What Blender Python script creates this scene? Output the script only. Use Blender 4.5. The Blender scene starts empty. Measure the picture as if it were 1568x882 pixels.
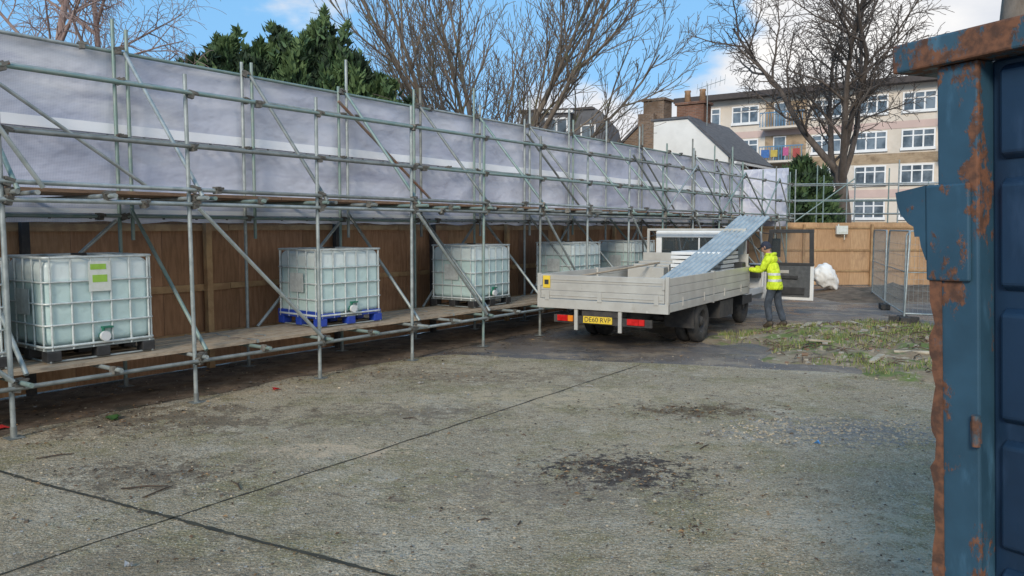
import bpy, math, random, bmesh
from mathutils import Vector, Matrix, noise
rad=math.radians
scene=bpy.context.scene
scene.view_settings.view_transform='Standard'
scene.view_settings.look='None'
scene.view_settings.exposure=0
COL=scene.collection

# ------------------------------------------------------------------ materials
def newmat(name):
    m=bpy.data.materials.new(name); m.use_nodes=True
    nt=m.node_tree; b=nt.nodes['Principled BSDF']
    return m,nt,b
def c4(c): return (c[0],c[1],c[2],1)
def noise_fac(nt,scale,detail=5,lo=.4,hi=.6,stretch=(1,1,1),rough=.6,off=(0,0,0)):
    tc=nt.nodes.new('ShaderNodeTexCoord'); mp=nt.nodes.new('ShaderNodeMapping')
    mp.inputs['Scale'].default_value=stretch; mp.inputs['Location'].default_value=off
    nt.links.new(tc.outputs['Object'],mp.inputs['Vector'])
    n=nt.nodes.new('ShaderNodeTexNoise'); n.inputs['Scale'].default_value=scale
    n.inputs['Detail'].default_value=detail; n.inputs['Roughness'].default_value=rough
    nt.links.new(mp.outputs['Vector'],n.inputs['Vector'])
    r=nt.nodes.new('ShaderNodeMapRange'); r.interpolation_type='SMOOTHSTEP'
    r.inputs['From Min'].default_value=lo; r.inputs['From Max'].default_value=hi
    nt.links.new(n.outputs['Fac'],r.inputs['Value'])
    return r.outputs['Result']
def mixc(nt,fac,a,b,mode='MIX'):
    m=nt.nodes.new('ShaderNodeMix'); m.data_type='RGBA'; m.blend_type=mode
    if isinstance(fac,(int,float)): m.inputs[0].default_value=fac
    else: nt.links.new(fac,m.inputs[0])
    for i,x in ((6,a),(7,b)):
        if isinstance(x,tuple): m.inputs[i].default_value=c4(x)
        else: nt.links.new(x,m.inputs[i])
    return m.outputs[2]
def bump(nt,b,fac,strength=.3,dist=.01):
    bm=nt.nodes.new('ShaderNodeBump'); bm.inputs['Strength'].default_value=strength
    bm.inputs['Distance'].default_value=dist
    nt.links.new(fac,bm.inputs['Height']); nt.links.new(bm.outputs['Normal'],b.inputs['Normal'])
def mat(name,c1,c2=None,scale=6,rough=.6,metal=0,stretch=(1,1,1),layers=(),bmp=0,bscale=40,lo=.35,hi=.65,spec=.5):
    m,nt,b=newmat(name)
    if c2 is None: c2=tuple(x*.75 for x in c1)
    col=mixc(nt,noise_fac(nt,scale,4,lo,hi,stretch),c1,c2)
    for i,(lc,ls,l0,l1) in enumerate(layers):
        col=mixc(nt,noise_fac(nt,ls,5,l0,l1,(1,1,1),.65,(3.1*i+1,7,2)),col,lc)
    nt.links.new(col,b.inputs['Base Color'])
    b.inputs['Roughness'].default_value=rough; b.inputs['Metallic'].default_value=metal
    b.inputs['Specular IOR Level'].default_value=spec
    if bmp: bump(nt,b,noise_fac(nt,bscale,4,.2,.8,stretch),bmp,.01)
    return m
RUST=(.17,.1,.065)
M_galv=mat('galv_tube',(.38,.42,.42),(.26,.3,.3),8,.42,.35,layers=((RUST,5,.7,.78),))
M_green=mat('green_tube',(.19,.28,.26),(.26,.32,.3),7,.48,.3,layers=((RUST,6,.7,.78),))
M_dull=mat('weathered_tube',(.25,.27,.26),(.17,.185,.18),6,.6,.3,layers=((RUST,4,.68,.78),))
M_rusttube=mat('rusty_tube',(.27,.13,.07),(.2,.2,.18),5,.7,.2)
M_coup=mat('coupler_steel',(.17,.165,.15),(.09,.085,.075),20,.6,.4,layers=(((.14,.07,.04),15,.6,.7),))
M_board=mat('scaffold_board',(.47,.38,.28),(.33,.26,.19),6,.85,0,(6,1,6),layers=(((.17,.13,.1),4,.55,.75),),bmp=.3)
M_boardu=mat('deck_board',(.3,.18,.11),(.19,.12,.08),6,.85,0,(6,1,6),bmp=.3)
def plymat(name,a,b_):
    return mat(name,a,b_,3,.8,0,(7,7,1),layers=(((a[0]*.45,a[1]*.4,a[2]*.4),1.3,.55,.8),),bmp=.25,bscale=14)
M_ply=[plymat('plywood_a',(.42,.23,.125),(.31,.165,.085)),plymat('plywood_b',(.35,.19,.1),(.26,.14,.07)),plymat('plywood_c',(.48,.29,.16),(.36,.2,.1)),plymat('plywood_d',(.25,.145,.09),(.19,.105,.06))]
M_plyf=[plymat('pale_plywood_a',(.56,.36,.2),(.46,.28,.15)),plymat('pale_plywood_b',(.5,.31,.17),(.42,.25,.13))]
M_timber=mat('timber_rail',(.46,.3,.15),(.34,.2,.1),5,.8,0,(1,1,1),bmp=.2)
M_white=mat('white_paint',(.74,.75,.75),(.66,.67,.67),4,.35,0,layers=(((.4,.37,.32),5,.66,.9),))
M_black=mat('black_plastic',(.025,.026,.028),(.04,.04,.042),10,.5)
M_dgrey=mat('door_trim',(.09,.095,.1),(.06,.065,.07),10,.6)
M_rubber=mat('tyre_rubber',(.025,.025,.025),(.06,.055,.05),8,.85,bmp=.3)
M_alu=mat('aluminium_dropside',(.56,.55,.51),(.47,.455,.42),2,.4,.25,(1,1,1),layers=(((.33,.29,.23),3,.6,.85),((.66,.65,.62),9,.6,.8),((.25,.22,.18),14,.66,.76)))
M_dark=mat('chassis_paint',(.03,.03,.032),(.06,.055,.05),6,.7)
M_red=mat('red_lens',(.6,.02,.02),(.45,.01,.01),10,.2)
M_orange=mat('amber_lens',(.8,.25,.02),(.7,.2,.02),10,.2)
M_yplate=mat('yellow_plate',(.8,.58,.06),(.72,.5,.05),10,.4)
M_steel=mat('galvanised_sheet',(.52,.56,.56),(.4,.44,.45),5,.42,.5,layers=(((.28,.3,.31),3,.55,.75),))
M_skin=mat('skin',(.5,.3,.22),(.45,.25,.18),10,.5)
M_cap=mat('navy_cloth',(.02,.025,.05),(.035,.04,.06),12,.85)
M_boot=mat('boot_leather',(.03,.025,.02),(.07,.05,.03),10,.6)

def glassmat(name,tint=(.05,.07,.08),alpha=.55):
    m,nt,b=newmat(name)
    b.inputs['Base Color'].default_value=c4(tint); b.inputs['Roughness'].default_value=.06
    b.inputs['Alpha'].default_value=alpha
    return m
M_glass=glassmat('cab_glass',(.06,.08,.09),.35)
M_win=mat('window_glass',(.06,.08,.1),(.2,.24,.28),.8,.1,0,spec=.8)

# ------------------------------------------------------------------ mesh builder
class MB:
    def __init__(s): s.v=[];s.f=[];s.m=[];s.sm=[]
    def add(s,vs,fs,mi=0,sm=False):
        o=len(s.v); s.v.extend([tuple(v) for v in vs])
        for f in fs: s.f.append(tuple(i+o for i in f)); s.m.append(mi); s.sm.append(sm)
    def box(s,x0,x1,y0,y1,z0,z1,mi=0,mt=None):
        vs=[Vector((x,y,z)) for z in (z0,z1) for y in (y0,y1) for x in (x0,x1)]
        if mt is not None: vs=[mt@v for v in vs]
        s.add(vs,[(0,2,3,1),(4,5,7,6),(0,1,5,4),(2,6,7,3),(0,4,6,2),(1,3,7,5)],mi)
    def cbox(s,c,sz,mi=0,rot=None):
        mt=Matrix.Translation(c)
        if rot is not None: mt=mt@rot
        h=[a/2 for a in sz]
        s.box(-h[0],h[0],-h[1],h[1],-h[2],h[2],mi,mt)
    def path(s,pts,rads,n=6,mi=0,cap=True,sm=True):
        pts=[Vector(p) for p in pts]; k=len(pts)
        t=(pts[1]-pts[0]).normalized()
        ref=Vector((0,0,1)) if abs(t.z)<.9 else Vector((1,0,0))
        nn=(ref-t*ref.dot(t)).normalized()
        vs=[]
        for i in range(k):
            if i<k-1: t=(pts[i+1]-pts[i]).normalized()
            if i>0:
                t2=(pts[i]-pts[i-1]).normalized(); t=(t+t2).normalized() if i<k-1 else t2
            nn=(nn-t*nn.dot(t))
            nn=nn.normalized() if nn.length>1e-6 else t.orthogonal().normalized()
            bb=t.cross(nn)
            for j in range(n):
                a=2*math.pi*j/n
                vs.append(pts[i]+(nn*math.cos(a)+bb*math.sin(a))*rads[i])
        fs=[]
        for i in range(k-1):
            for j in range(n):
                j2=(j+1)%n
                fs.append((i*n+j,i*n+j2,(i+1)*n+j2,(i+1)*n+j))
        s.add(vs,fs,mi,sm)
        if cap:
            s.add(vs[:n],[tuple(range(n))[::-1]],mi); s.add(vs[-n:],[tuple(range(n))],mi)
    def tube(s,a,b,r,n=8,mi=0,r2=None):
        s.path([a,b],[r,r if r2 is None else r2],n,mi)
    def prism(s,poly,ax,lo,hi,mi=0):
        def P(p,t):
            return (t,p[0],p[1]) if ax==0 else ((p[0],t,p[1]) if ax==1 else (p[0],p[1],t))
        n=len(poly)
        vs=[P(p,lo) for p in poly]+[P(p,hi) for p in poly]
        fs=[tuple(range(n))[::-1],tuple(range(n,2*n))]+[(i,(i+1)%n,(i+1)%n+n,i+n) for i in range(n)]
        s.add(vs,fs,mi)
    def lathe(s,prof,axis_pt,ax=0,n=28,mi=0):
        vs=[]
        for (o,r) in prof:
            for j in range(n):
                a=2*math.pi*j/n; c,d=r*math.cos(a),r*math.sin(a)
                v={0:(o,c,d),1:(c,o,d),2:(c,d,o)}[ax]
                vs.append((v[0]+axis_pt[0],v[1]+axis_pt[1],v[2]+axis_pt[2]))
        fs=[]
        for i in range(len(prof)-1):
            for j in range(n):
                j2=(j+1)%n; fs.append((i*n+j,i*n+j2,(i+1)*n+j2,(i+1)*n+j))
        s.add(vs,fs,mi,True)
    def obj(s,name,mats,parent=None,bevel=0,recalc=True,subd=0,mw=None):
        me=bpy.data.meshes.new(name); me.from_pydata(s.v,[],s.f)
        if not isinstance(mats,(list,tuple)): mats=[mats]
        for m in mats: me.materials.append(m)
        me.polygons.foreach_set('material_index',s.m); me.polygons.foreach_set('use_smooth',s.sm)
        if recalc:
            bm=bmesh.new(); bm.from_mesh(me); bmesh.ops.recalc_face_normals(bm,faces=bm.faces); bm.to_mesh(me); bm.free()
        me.update()
        o=bpy.data.objects.new(name,me); COL.objects.link(o)
        if parent: o.parent=parent
        if mw is not None: o.matrix_world=mw
        if bevel:
            b=o.modifiers.new('Bevel','BEVEL'); b.width=bevel; b.segments=2; b.limit_method='ANGLE'; b.angle_limit=rad(40)
        return o
def empty(name,loc=(0,0,0),rz=0,parent=None,mt=None):
    e=bpy.data.objects.new(name,None); COL.objects.link(e); e.empty_display_size=.3
    if parent: e.parent=parent
    if mt is not None: e.matrix_world=mt
    else: e.location=loc; e.rotation_euler=(0,0,rad(rz))
    return e

# ------------------------------------------------------------------ world / sun / camera
SUN_EL=27; SUN_AZ=198
w=bpy.data.worlds.new('World'); scene.world=w; w.use_nodes=True
nt=w.node_tree; bg=nt.nodes['Background']; bg.inputs['Strength'].default_value=.15
sky=nt.nodes.new('ShaderNodeTexSky'); sky.sky_type='NISHITA'; sky.sun_disc=False
sky.sun_elevation=rad(SUN_EL); sky.sun_rotation=rad(SUN_AZ); sky.air_density=1.0; sky.dust_density=.4
tc=nt.nodes.new('ShaderNodeTexCoord'); mp=nt.nodes.new('ShaderNodeMapping')
mp.inputs['Scale'].default_value=(1,1,2.3); mp.inputs['Location'].default_value=(.35,.2,.1)
nt.links.new(tc.outputs['Generated'],mp.inputs['Vector'])
n1=nt.nodes.new('ShaderNodeTexNoise'); n1.inputs['Scale'].default_value=2.3; n1.inputs['Detail'].default_value=8; n1.inputs['Roughness'].default_value=.52
nt.links.new(mp.outputs['Vector'],n1.inputs['Vector'])
sx=nt.nodes.new('ShaderNodeSeparateXYZ'); nt.links.new(tc.outputs['Generated'],sx.inputs[0])
ma=nt.nodes.new('ShaderNodeMath'); ma.operation='MULTIPLY_ADD'; ma.inputs[1].default_value=-.36; nt.links.new(sx.outputs['Z'],ma.inputs[0]); nt.links.new(n1.outputs['Fac'],ma.inputs[2])
mb=nt.nodes.new('ShaderNodeMath'); mb.operation='MULTIPLY_ADD'; mb.inputs[1].default_value=.3; nt.links.new(sx.outputs['X'],mb.inputs[0]); nt.links.new(ma.outputs[0],mb.inputs[2])
mr=nt.nodes.new('ShaderNodeMapRange'); mr.interpolation_type='SMOOTHSTEP'; mr.inputs['From Min'].default_value=.42; mr.inputs['From Max'].default_value=.5
nt.links.new(mb.outputs[0],mr.inputs['Value'])
n2=nt.nodes.new('ShaderNodeTexNoise'); n2.inputs['Scale'].default_value=5; n2.inputs['Detail'].default_value=6
nt.links.new(mp.outputs['Vector'],n2.inputs['Vector'])
cr=nt.nodes.new('ShaderNodeMix'); cr.data_type='RGBA'
r2=nt.nodes.new('ShaderNodeMapRange'); r2.inputs['From Min'].default_value=.38; r2.inputs['From Max'].default_value=.6; nt.links.new(n2.outputs['Fac'],r2.inputs['Value']); nt.links.new(r2.outputs[0],cr.inputs[0])
cr.inputs[6].default_value=(5.2,5.4,5.8,1); cr.inputs[7].default_value=(6.9,6.8,6.7,1)
sk=mixc(nt,.82,sky.outputs[0],(1.6,3.8,6.5))
fin=mixc(nt,mr.outputs[0],sk,cr.outputs[2])
nt.links.new(fin,bg.inputs['Color'])
sl=bpy.data.lights.new('sun','SUN'); sl.energy=2.9; sl.angle=rad(16); sl.color=(1,.89,.73)
so=bpy.data.objects.new('sun',sl); COL.objects.link(so)
sd=Vector((math.sin(rad(SUN_AZ))*math.cos(rad(SUN_EL)),math.cos(rad(SUN_AZ))*math.cos(rad(SUN_EL)),math.sin(rad(SUN_EL))))
so.rotation_euler=sd.to_track_quat('Z','Y').to_euler(); so.location=(0,-20,30)
cam=bpy.data.cameras.new('camera'); co=bpy.data.objects.new('camera',cam); COL.objects.link(co)
co.location=(0,0,2.05); co.rotation_euler=(rad(90-4.34),0,0); cam.lens=27.55; cam.sensor_width=36; cam.clip_end=3000; cam.clip_start=.05
scene.camera=co

# ------------------------------------------------------------------ ground
def stain(nt,pos,center,radii,nscale,amount,seed):
    sub=nt.nodes.new('ShaderNodeVectorMath'); sub.operation='SUBTRACT'; nt.links.new(pos,sub.inputs[0]); sub.inputs[1].default_value=(center[0],center[1],0)
    mul=nt.nodes.new('ShaderNodeVectorMath'); mul.operation='MULTIPLY'; nt.links.new(sub.outputs[0],mul.inputs[0]); mul.inputs[1].default_value=(1/radii[0],1/radii[1],0)
    ln=nt.nodes.new('ShaderNodeVectorMath'); ln.operation='LENGTH'; nt.links.new(mul.outputs[0],ln.inputs[0])
    nz=noise_fac(nt,nscale,7,.3,.7,(1,1,1),.8,(seed,seed,0))
    ad=nt.nodes.new('ShaderNodeMath'); ad.operation='MULTIPLY_ADD'; nt.links.new(nz,ad.inputs[0]); ad.inputs[1].default_value=1.7; nt.links.new(ln.outputs['Value'],ad.inputs[2])
    r=nt.nodes.new('ShaderNodeMapRange'); r.interpolation_type='SMOOTHSTEP'; r.inputs['From Min'].default_value=1.45; r.inputs['From Max'].default_value=1.05; r.inputs['To Max'].default_value=amount
    nt.links.new(ad.outputs[0],r.inputs['Value']); return r.outputs['Result']
m,nt,b=newmat('concrete_yard')
pos=nt.nodes.new('ShaderNodeTexCoord').outputs['Object']
col=mixc(nt,noise_fac(nt,.5,5,.38,.62),(.52,.42,.285),(.42,.345,.24))
col=mixc(nt,noise_fac(nt,.9,8,.47,.6,(1,1,1),.75,(5,2,0)),col,(.35,.295,.165))
col=mixc(nt,noise_fac(nt,.8,8,.52,.64,(1,1,1),.75,(15,8,0)),col,(.56,.48,.36))
col=mixc(nt,noise_fac(nt,2.2,9,.54,.65,(1,1,1),.82,(1,22,0)),col,(.2,.15,.105))
col=mixc(nt,noise_fac(nt,6,8,.53,.64,(1,1,1),.8,(41,2,0)),col,mixc(nt,.6,col,(.66,.58,.45)))
col=mixc(nt,noise_fac(nt,11,6,.52,.64,(1,1,1),.8,(8,22,0)),col,mixc(nt,.6,col,(.15,.115,.07)))
col=mixc(nt,noise_fac(nt,48,3,.5,.58,(1,1,1),.75),col,mixc(nt,.5,col,(.12,.1,.07)))
col=mixc(nt,noise_fac(nt,80,2,.58,.65,(1,1,1),.6,(3,3,3)),col,mixc(nt,.7,col,(.8,.73,.6)))
for c_,r_,s_,a_,sd_,cc in (((.95,6.5),(1.0,.85),6,.9,4,(.055,.045,.045)),((2.1,8.7),(1.2,.5),5,.7,9,(.11,.07,.045)),((3.4,7.8),(1.4,.75),8,.75,14,(.2,.205,.21)),((-1.6,7.15),(1.0,.36),6,.9,24,(.64,.5,.35)),((.4,9.4),(2.0,.8),4,.7,34,(.6,.48,.32)),((-3.0,6.4),(1.2,.7),6,.65,44,(.13,.1,.075)),((3.2,4.8),(1.8,1.5),4,.5,54,(.58,.51,.39)),((-3.9,8.3),(2.8,1.0),3,.75,64,(.17,.13,.09)),((-1.0,8.6),(1.6,.7),5,.6,74,(.19,.15,.11)),((.2,6.0),(1.6,.8),6,.4,84,(.2,.16,.13)),((-2.2,4.6),(1.6,.8),5,.45,94,(.22,.17,.12)),((-.6,10.8),(2.6,.9),4,.55,104,(.19,.145,.1))):
    col=mixc(nt,stain(nt,pos,c_,r_,s_,a_,sd_),col,cc)
nt.links.new(col,b.inputs['Base Color'])
rr=nt.nodes.new('ShaderNodeMapRange'); nt.links.new(noise_fac(nt,1.3,5,.35,.65),rr.inputs['Value']); rr.inputs['To Min'].default_value=.75; rr.inputs['To Max'].default_value=.97
nt.links.new(rr.outputs[0],b.inputs['Roughness']); b.inputs['Specular IOR Level'].default_value=.22
hs=nt.nodes.new('ShaderNodeMath'); hs.operation='ADD'; nt.links.new(noise_fac(nt,34,6,.25,.75),hs.inputs[0]); nt.links.new(noise_fac(nt,6,5,.3,.7),hs.inputs[1])
bump(nt,b,hs.outputs[0],1.0,.02)
M_conc=m
m,nt,b=newmat('asphalt_mud')
col=mixc(nt,noise_fac(nt,.35,6,.42,.6),(.095,.09,.094),(.15,.115,.09))
col=mixc(nt,noise_fac(nt,1.3,8,.48,.6,(1,1,1),.75,(4,4,0)),col,(.27,.21,.15))
col=mixc(nt,noise_fac(nt,60,3,.5,.62),col,mixc(nt,.5,col,(.36,.34,.32)))
nt.links.new(col,b.inputs['Base Color'])
rr=nt.nodes.new('ShaderNodeMapRange'); nt.links.new(noise_fac(nt,.8,5,.4,.62,(1,1,1),.6,(9,9,0)),rr.inputs['Value']); rr.inputs['To Min'].default_value=.2; rr.inputs['To Max'].default_value=.85
nt.links.new(rr.outputs[0],b.inputs['Roughness']); bump(nt,b,noise_fac(nt,40,6,.25,.75),.6,.012)
M_asph=m
M_soil=mat('bare_soil',(.12,.082,.055),(.2,.145,.1),4,.95,0,layers=(((.05,.042,.027),2,.5,.7),((.3,.24,.17),9,.6,.7)),bmp=.9,bscale=25)
M_joint=mat('joint_moss',(.025,.025,.018),(.05,.045,.03),8,.95)
g=MB(); g.add([(-700,-700,0),(700,-700,0),(700,1500,0),(-700,1500,0)],[(0,1,2,3)]); g.obj('ground',M_asph,recalc=False)
def wob(poly,step,amp,seed):
    out=[]
    for i in range(len(poly)):
        a=Vector(poly[i]+(0,)); b_=Vector(poly[(i+1)%len(poly)]+(0,)); L=(b_-a).length; k=max(1,int(L/step))
        nrm=Vector((-(b_-a).y,(b_-a).x,0)).normalized()
        for j in range(k):
            p=a.lerp(b_,j/k); d=noise.noise(Vector((p.x*.9+seed,p.y*.9,0)))+.5*noise.noise(Vector((p.x*4+seed,p.y*4,3)))
            p=p+nrm*d*amp; out.append((p.x,p.y))
    return out
U=Vector((math.sin(rad(36.2)),math.cos(rad(36.2)),0)); NN=Vector((-U.y,U.x,0)); S0=Vector((-4.87,7.53,0))
def SC(s,D,z=0): return S0+U*s+NN*D+Vector((0,0,z))
poly=wob([(-14,-14),(30,-14),(30,3.6),(5.7,10.75),(-.9,12.65),(SC(5.6,.35).x,SC(5.6,.35).y),(SC(-14,.35).x,SC(-14,.35).y)],.2,.13,3)
g=MB(); g.add([(x,y,.004) for x,y in poly],[tuple(range(len(poly)))]); g.obj('concrete_slab',M_conc,recalc=False)
pp=[(SC(-14,.25).x,SC(-14,.25).y),(SC(25,.3).x,SC(25,.3).y),(SC(25,2.1).x,SC(25,2.1).y),(SC(-14,2.1).x,SC(-14,2.1).y)]
poly=wob(pp,.12,.2,8)
g=MB(); g.add([(x,y,.008) for x,y in poly],[tuple(range(len(poly)))]); g.obj('soil_strip',M_soil,recalc=False)
def joint(g,a,b_,wd,seed):
    a=Vector(a+(0,)); b_=Vector(b_+(0,)); k=int((b_-a).length/.05); n=Vector((-(b_-a).y,(b_-a).x,0)).normalized(); vs=[]
    for i in range(k+1):
        p=a.lerp(b_,i/k); d=noise.noise(p*1.5+Vector((seed,0,0)))*.025
        w_=max(.003,wd*(.5+1.1*abs(noise.noise(p*7+Vector((0,seed,0))))+.5*noise.noise(p*23)))
        vs+= [p+n*(d+w_)+Vector((0,0,.008)),p+n*(d-w_)+Vector((0,0,.008))]
    g.add(vs,[(2*i,2*i+1,2*i+3,2*i+2) for i in range(k)])
g=MB(); joint(g,(-7.6,8.25),(3.2,2.35),.026,1); joint(g,(-6.5,-.5),(1.95,11.7),.012,5); joint(g,(1.8,-3.9),(8.2,5.3),.012,9)
g.obj('expansion_joint',M_joint,recalc=False)

# debris on the ground
rn=random.Random(3)
def inview_slab():
    Y=rn.uniform(3.4,12.5); X=rn.uniform(-.66,.66)*Y; return X,Y
g=MB()
for i in range(4200):
    X,Y=inview_slab()
    if noise.noise(Vector((X*.8,Y*.8,1)))<-.1 and rn.random()<.7: continue
    r=rn.uniform(.003,.009)*(1 if rn.random()<.96 else 1.9)
    rot=Matrix.Rotation(rn.uniform(0,6.3),4,'Z')@Matrix.Rotation(rn.uniform(-.5,.5),4,'X')
    g.cbox(Vector((X,Y,.004+r*.3)),(r*2,r*1.5,r*1.1),rn.choice([0,0,1,1,2]),rot)
for i in range(700):
    a=rn.uniform(0,6.28); q=rn.random()**.7; X=3.2+math.cos(a)*q*1.3; Y=7.8+math.sin(a)*q*.6; r=rn.uniform(.005,.013)
    g.cbox(Vector((X,Y,.004+r*.3)),(r*2,r*1.5,r*1.2),rn.choice([0,1]),Matrix.Rotation(rn.uniform(0,6.3),4,'Z'))
g.obj('gravel',[mat('stone_grey',(.3,.3,.29),(.2,.2,.2),9,.9),mat('stone_tan',(.52,.44,.32),(.38,.31,.22),9,.9),mat('stone_dark',(.13,.1,.075),(.09,.07,.055),9,.9)],recalc=False)
g=MB()
def leaf(X,Y,L,mi,z=.012):
    a=rn.uniform(0,6.3); d=Vector((math.cos(a),math.sin(a),0)); n=Vector((-d.y,d.x,0)); c=Vector((X,Y,z)); k=rn.uniform(.3,.5)
    g.add([c-d*L,c+n*L*k+Vector((0,0,L*rn.uniform(.1,.6))),c+d*L,c-n*L*k+Vector((0,0,L*rn.uniform(0,.4)))],[(0,1,2),(0,2,3)],mi)
for i in range(750):
    X,Y=inview_slab(); leaf(X,Y,rn.uniform(.01,.026),rn.choice([0,0,1,2]))
for c,rx,ry,k in (((.95,6.5),.9,.6,220),((-3,6.4),.9,.4,90),((2,8.7),1.1,.4,150),((-4,8.3),1.0,.8,220),((-1.5,10.8),2,.6,150),((1.2,5.2),.2,.15,25)):
    for i in range(k):
        leaf(c[0]+rn.gauss(0,rx*.5),c[1]+rn.gauss(0,ry*.5),rn.uniform(.01,.028),rn.choice([0,0,1,2]))
for i in range(700):
    p=SC(rn.uniform(-2,20),rn.uniform(-.6,1.8)); leaf(p.x,p.y,rn.uniform(.015,.035),rn.choice([0,1,1,2]),.016)
g.obj('fallen_leaves',[mat('leaf_brown',(.14,.075,.04),(.09,.05,.025),9,.8),mat('leaf_dark',(.05,.035,.025),(.035,.025,.018),9,.8),mat('leaf_tan',(.32,.2,.1),(.24,.14,.06),9,.8)],recalc=False)
g=MB()
for (x,y,l,a) in ((-2.9,6.05,.35,.2),(-2.75,5.95,.3,1.2),(-2.2,6.1,.25,2.2),(-4.1,6.9,.3,.6),(-.2,5.35,.1,.3),(.05,5.3,.08,1.3),(1.8,7.2,.2,.9),(-1.1,8.3,.15,.1)):
    d=Vector((math.cos(a),math.sin(a),0))*l/2; c=Vector((x,y,.014)); g.path([c-d,c+Vector((.01,.02,.004)),c+d],[.005,.007,.003],5)
g.obj('fallen_twigs',mat('twig_bark',(.05,.035,.025),(.09,.06,.04),9,.9))
g=MB(); 
for (x,y,r,mi) in ((-3.0,9.8,.06,0),(-5.2,7.85,.09,0),(1.0,10.0,.05,2),(-2.3,4.6,.025,2),(2.9,7.3,.03,3),(-1.2,10.2,.05,2),(-4.3,8.3,.12,1)):
    for q in range(3):
        a=rn.uniform(0,6); d=Vector((math.cos(a),math.sin(a),0)); n=Vector((-d.y,d.x,0)); c=Vector((x+rn.uniform(-.03,.03),y,.02))
        g.add([c-d*r,c+n*r*.6+Vector((0,0,.03)),c+d*r,c-n*r*.5+Vector((0,0,.01))],[(0,1,2),(0,2,3)],mi)
g.obj('litter',[mat('red_plastic',(.5,.03,.03)),mat('green_leafmat',(.05,.12,.03)),mat('white_plastic',(.7,.7,.7)),mat('blue_plastic',(.1,.3,.6))],recalc=False)

# ------------------------------------------------------------------ scaffold
scaf=empty('scaffolding',S0,-36.2)
TM=[M_galv,M_green,M_dull,M_rusttube]
rs=random.Random(11)
def tm(): return rs.choices([0,1,2],[5,3.4,3])[0]
fs=[-3.75,-1.87,0,1.95,3.80,5.62,7.40,9.15,10.9,12.7,14.5,16.3,18.1,19.9,21.7,23.1,24.3]
st=MB(); cp=MB(); pl=MB(); lg=MB(); br=MB()
BX=-1.6; RT=.0242
def coupler(p):
    a=rs.uniform(-.5,.5); rot=Matrix.Rotation(a,4,'Z')@Matrix.Rotation(rs.uniform(-.4,.4),4,'X')
    cp.cbox(Vector(p),(.075,.07,.085),0,rot); cp.cbox(Vector(p)+Vector((.035,.02,.02)),(.03,.09,.03),0,rot)
    cp.tube(Vector(p)+rot.to_3x3()@Vector((.03,-.05,.02)),Vector(p)+rot.to_3x3()@Vector((.03,.08,.02)),.009,6)
for i,s in enumerate(fs):
    ht=3.8+rs.uniform(-.05,.12)+(0.25 if i>9 and i%2 else 0)
    st.tube((0,s,.01),(rs.uniform(-.02,.02),s+rs.uniform(-.02,.02),ht),RT,10,tm() if i!=5 else 0)
    hb=4.45+rs.uniform(-.1,.45)
    st.tube((BX,s,.01),(BX+rs.uniform(-.02,.02),s,hb),RT,10,tm())
    if i<9 or i%2: st.tube((BX+.03,s+.15,1.9),(BX+.03,s+.15,4.5+rs.uniform(-.2,.5)),RT,10,tm())
    for x in (0,BX):
        pl.box(x-.075,x+.075,s-.075,s+.075,.009,.016); pl.tube((x,s,.01),(x,s,.12),.03,10)
    for z in (.5,2.32,2.5,2.98,3.58): coupler((.03,s+.03,z+.0))
    for z in (.5,2.2,2.45,3.2,3.9,4.28): coupler((BX+.04,s+.03,z))
def ledger(x,z,off=0,mi=None):
    y=-5.6+off
    while y<24.4:
        y2=min(y+rs.choice([4.9,6.3,6.3]),24.65)
        dz=rs.uniform(-.015,.015)
        lg.tube((x+rs.uniform(-.01,.01),y,z+dz),(x,y2,z+rs.uniform(-.02,.02)),RT,10,tm() if mi is None else mi)
        coupler((x,y2-.03,z)); y=y2-.0
for (x,z,o) in ((.05,.5,0),(.05,2.32,.7),(.05,2.5,1.6),(.05,2.98,.3),(.05,3.58,2.2),(BX+.05,.5,.5),(BX+.05,2.2,1),(BX+.05,2.45,0),(BX+.05,3.2,1.3),(BX+.05,3.9,.4),(BX-.02,4.28,.9)):
    ledger(x,z,o)
for i,s in enumerate(fs):
    for z in (.552,2.4):
        lg.tube((.2+rs.uniform(-.05,.12),s+.06,z),(BX-.12,s+.06,z),RT,10,tm()); coupler((.03,s+.06,z))
    if i<len(fs)-1:
        m_=(s+fs[i+1])/2
        lg.tube((.16+rs.uniform(-.03,.1),m_,.552),(BX-.12,m_,.552),RT,10,tm()); coupler((.06,m_,.54))
        lg.tube((.14+rs.uniform(-.03,.1),m_,2.39),(BX-.12,m_,2.39),RT,10,tm()); coupler((.06,m_,2.4))
        lg.tube((.05,s+.3,2.405),(BX-.1,s+.35,2.405),RT,10,tm())
    br.tube((BX+.08,s+.1,4.25),(.1,s+.1,2.42),RT,10,tm())
    if i!=4: br.tube((BX+.06,s+.12,2.3),(.05,s+.12,.62),RT,10,tm())
for i in range(1,len(fs)-1):
    if i%2==1: br.tube((.1,fs[i]+.05,2.28),(.1,fs[i+1]-.02,.58),RT,10,0)
    else: br.tube((BX+.1,fs[i]+.1,.6),(BX+.1,fs[i+1]-.1,2.15),RT,10,tm())
    if i%3==2: br.tube((BX+.12,fs[i]-.1,4.1),(BX+.12,fs[i+1]+.3,2.6),RT,10,3 if i==5 else rs.choice([2,0]))
    if i>8: br.tube((.1,fs[i],3.7 if i%2 else 2.5),(.1,fs[i+1],2.5 if i%2 else 3.7),RT,8,tm())
br.tube((.12,-.55,3.75),(.12,.32,2.45),RT,10,0)
st.tube((.02,19.0,2.2),(.02,19.0,4.4),RT,10,1)
st.obj('standards',TM,scaf); lg.obj('ledgers_and_transoms',TM,scaf); br.obj('braces',TM,scaf); cp.obj('couplers',M_coup,scaf,recalc=False); pl.obj('base_plates',M_dull,scaf)
bd=MB()
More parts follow.
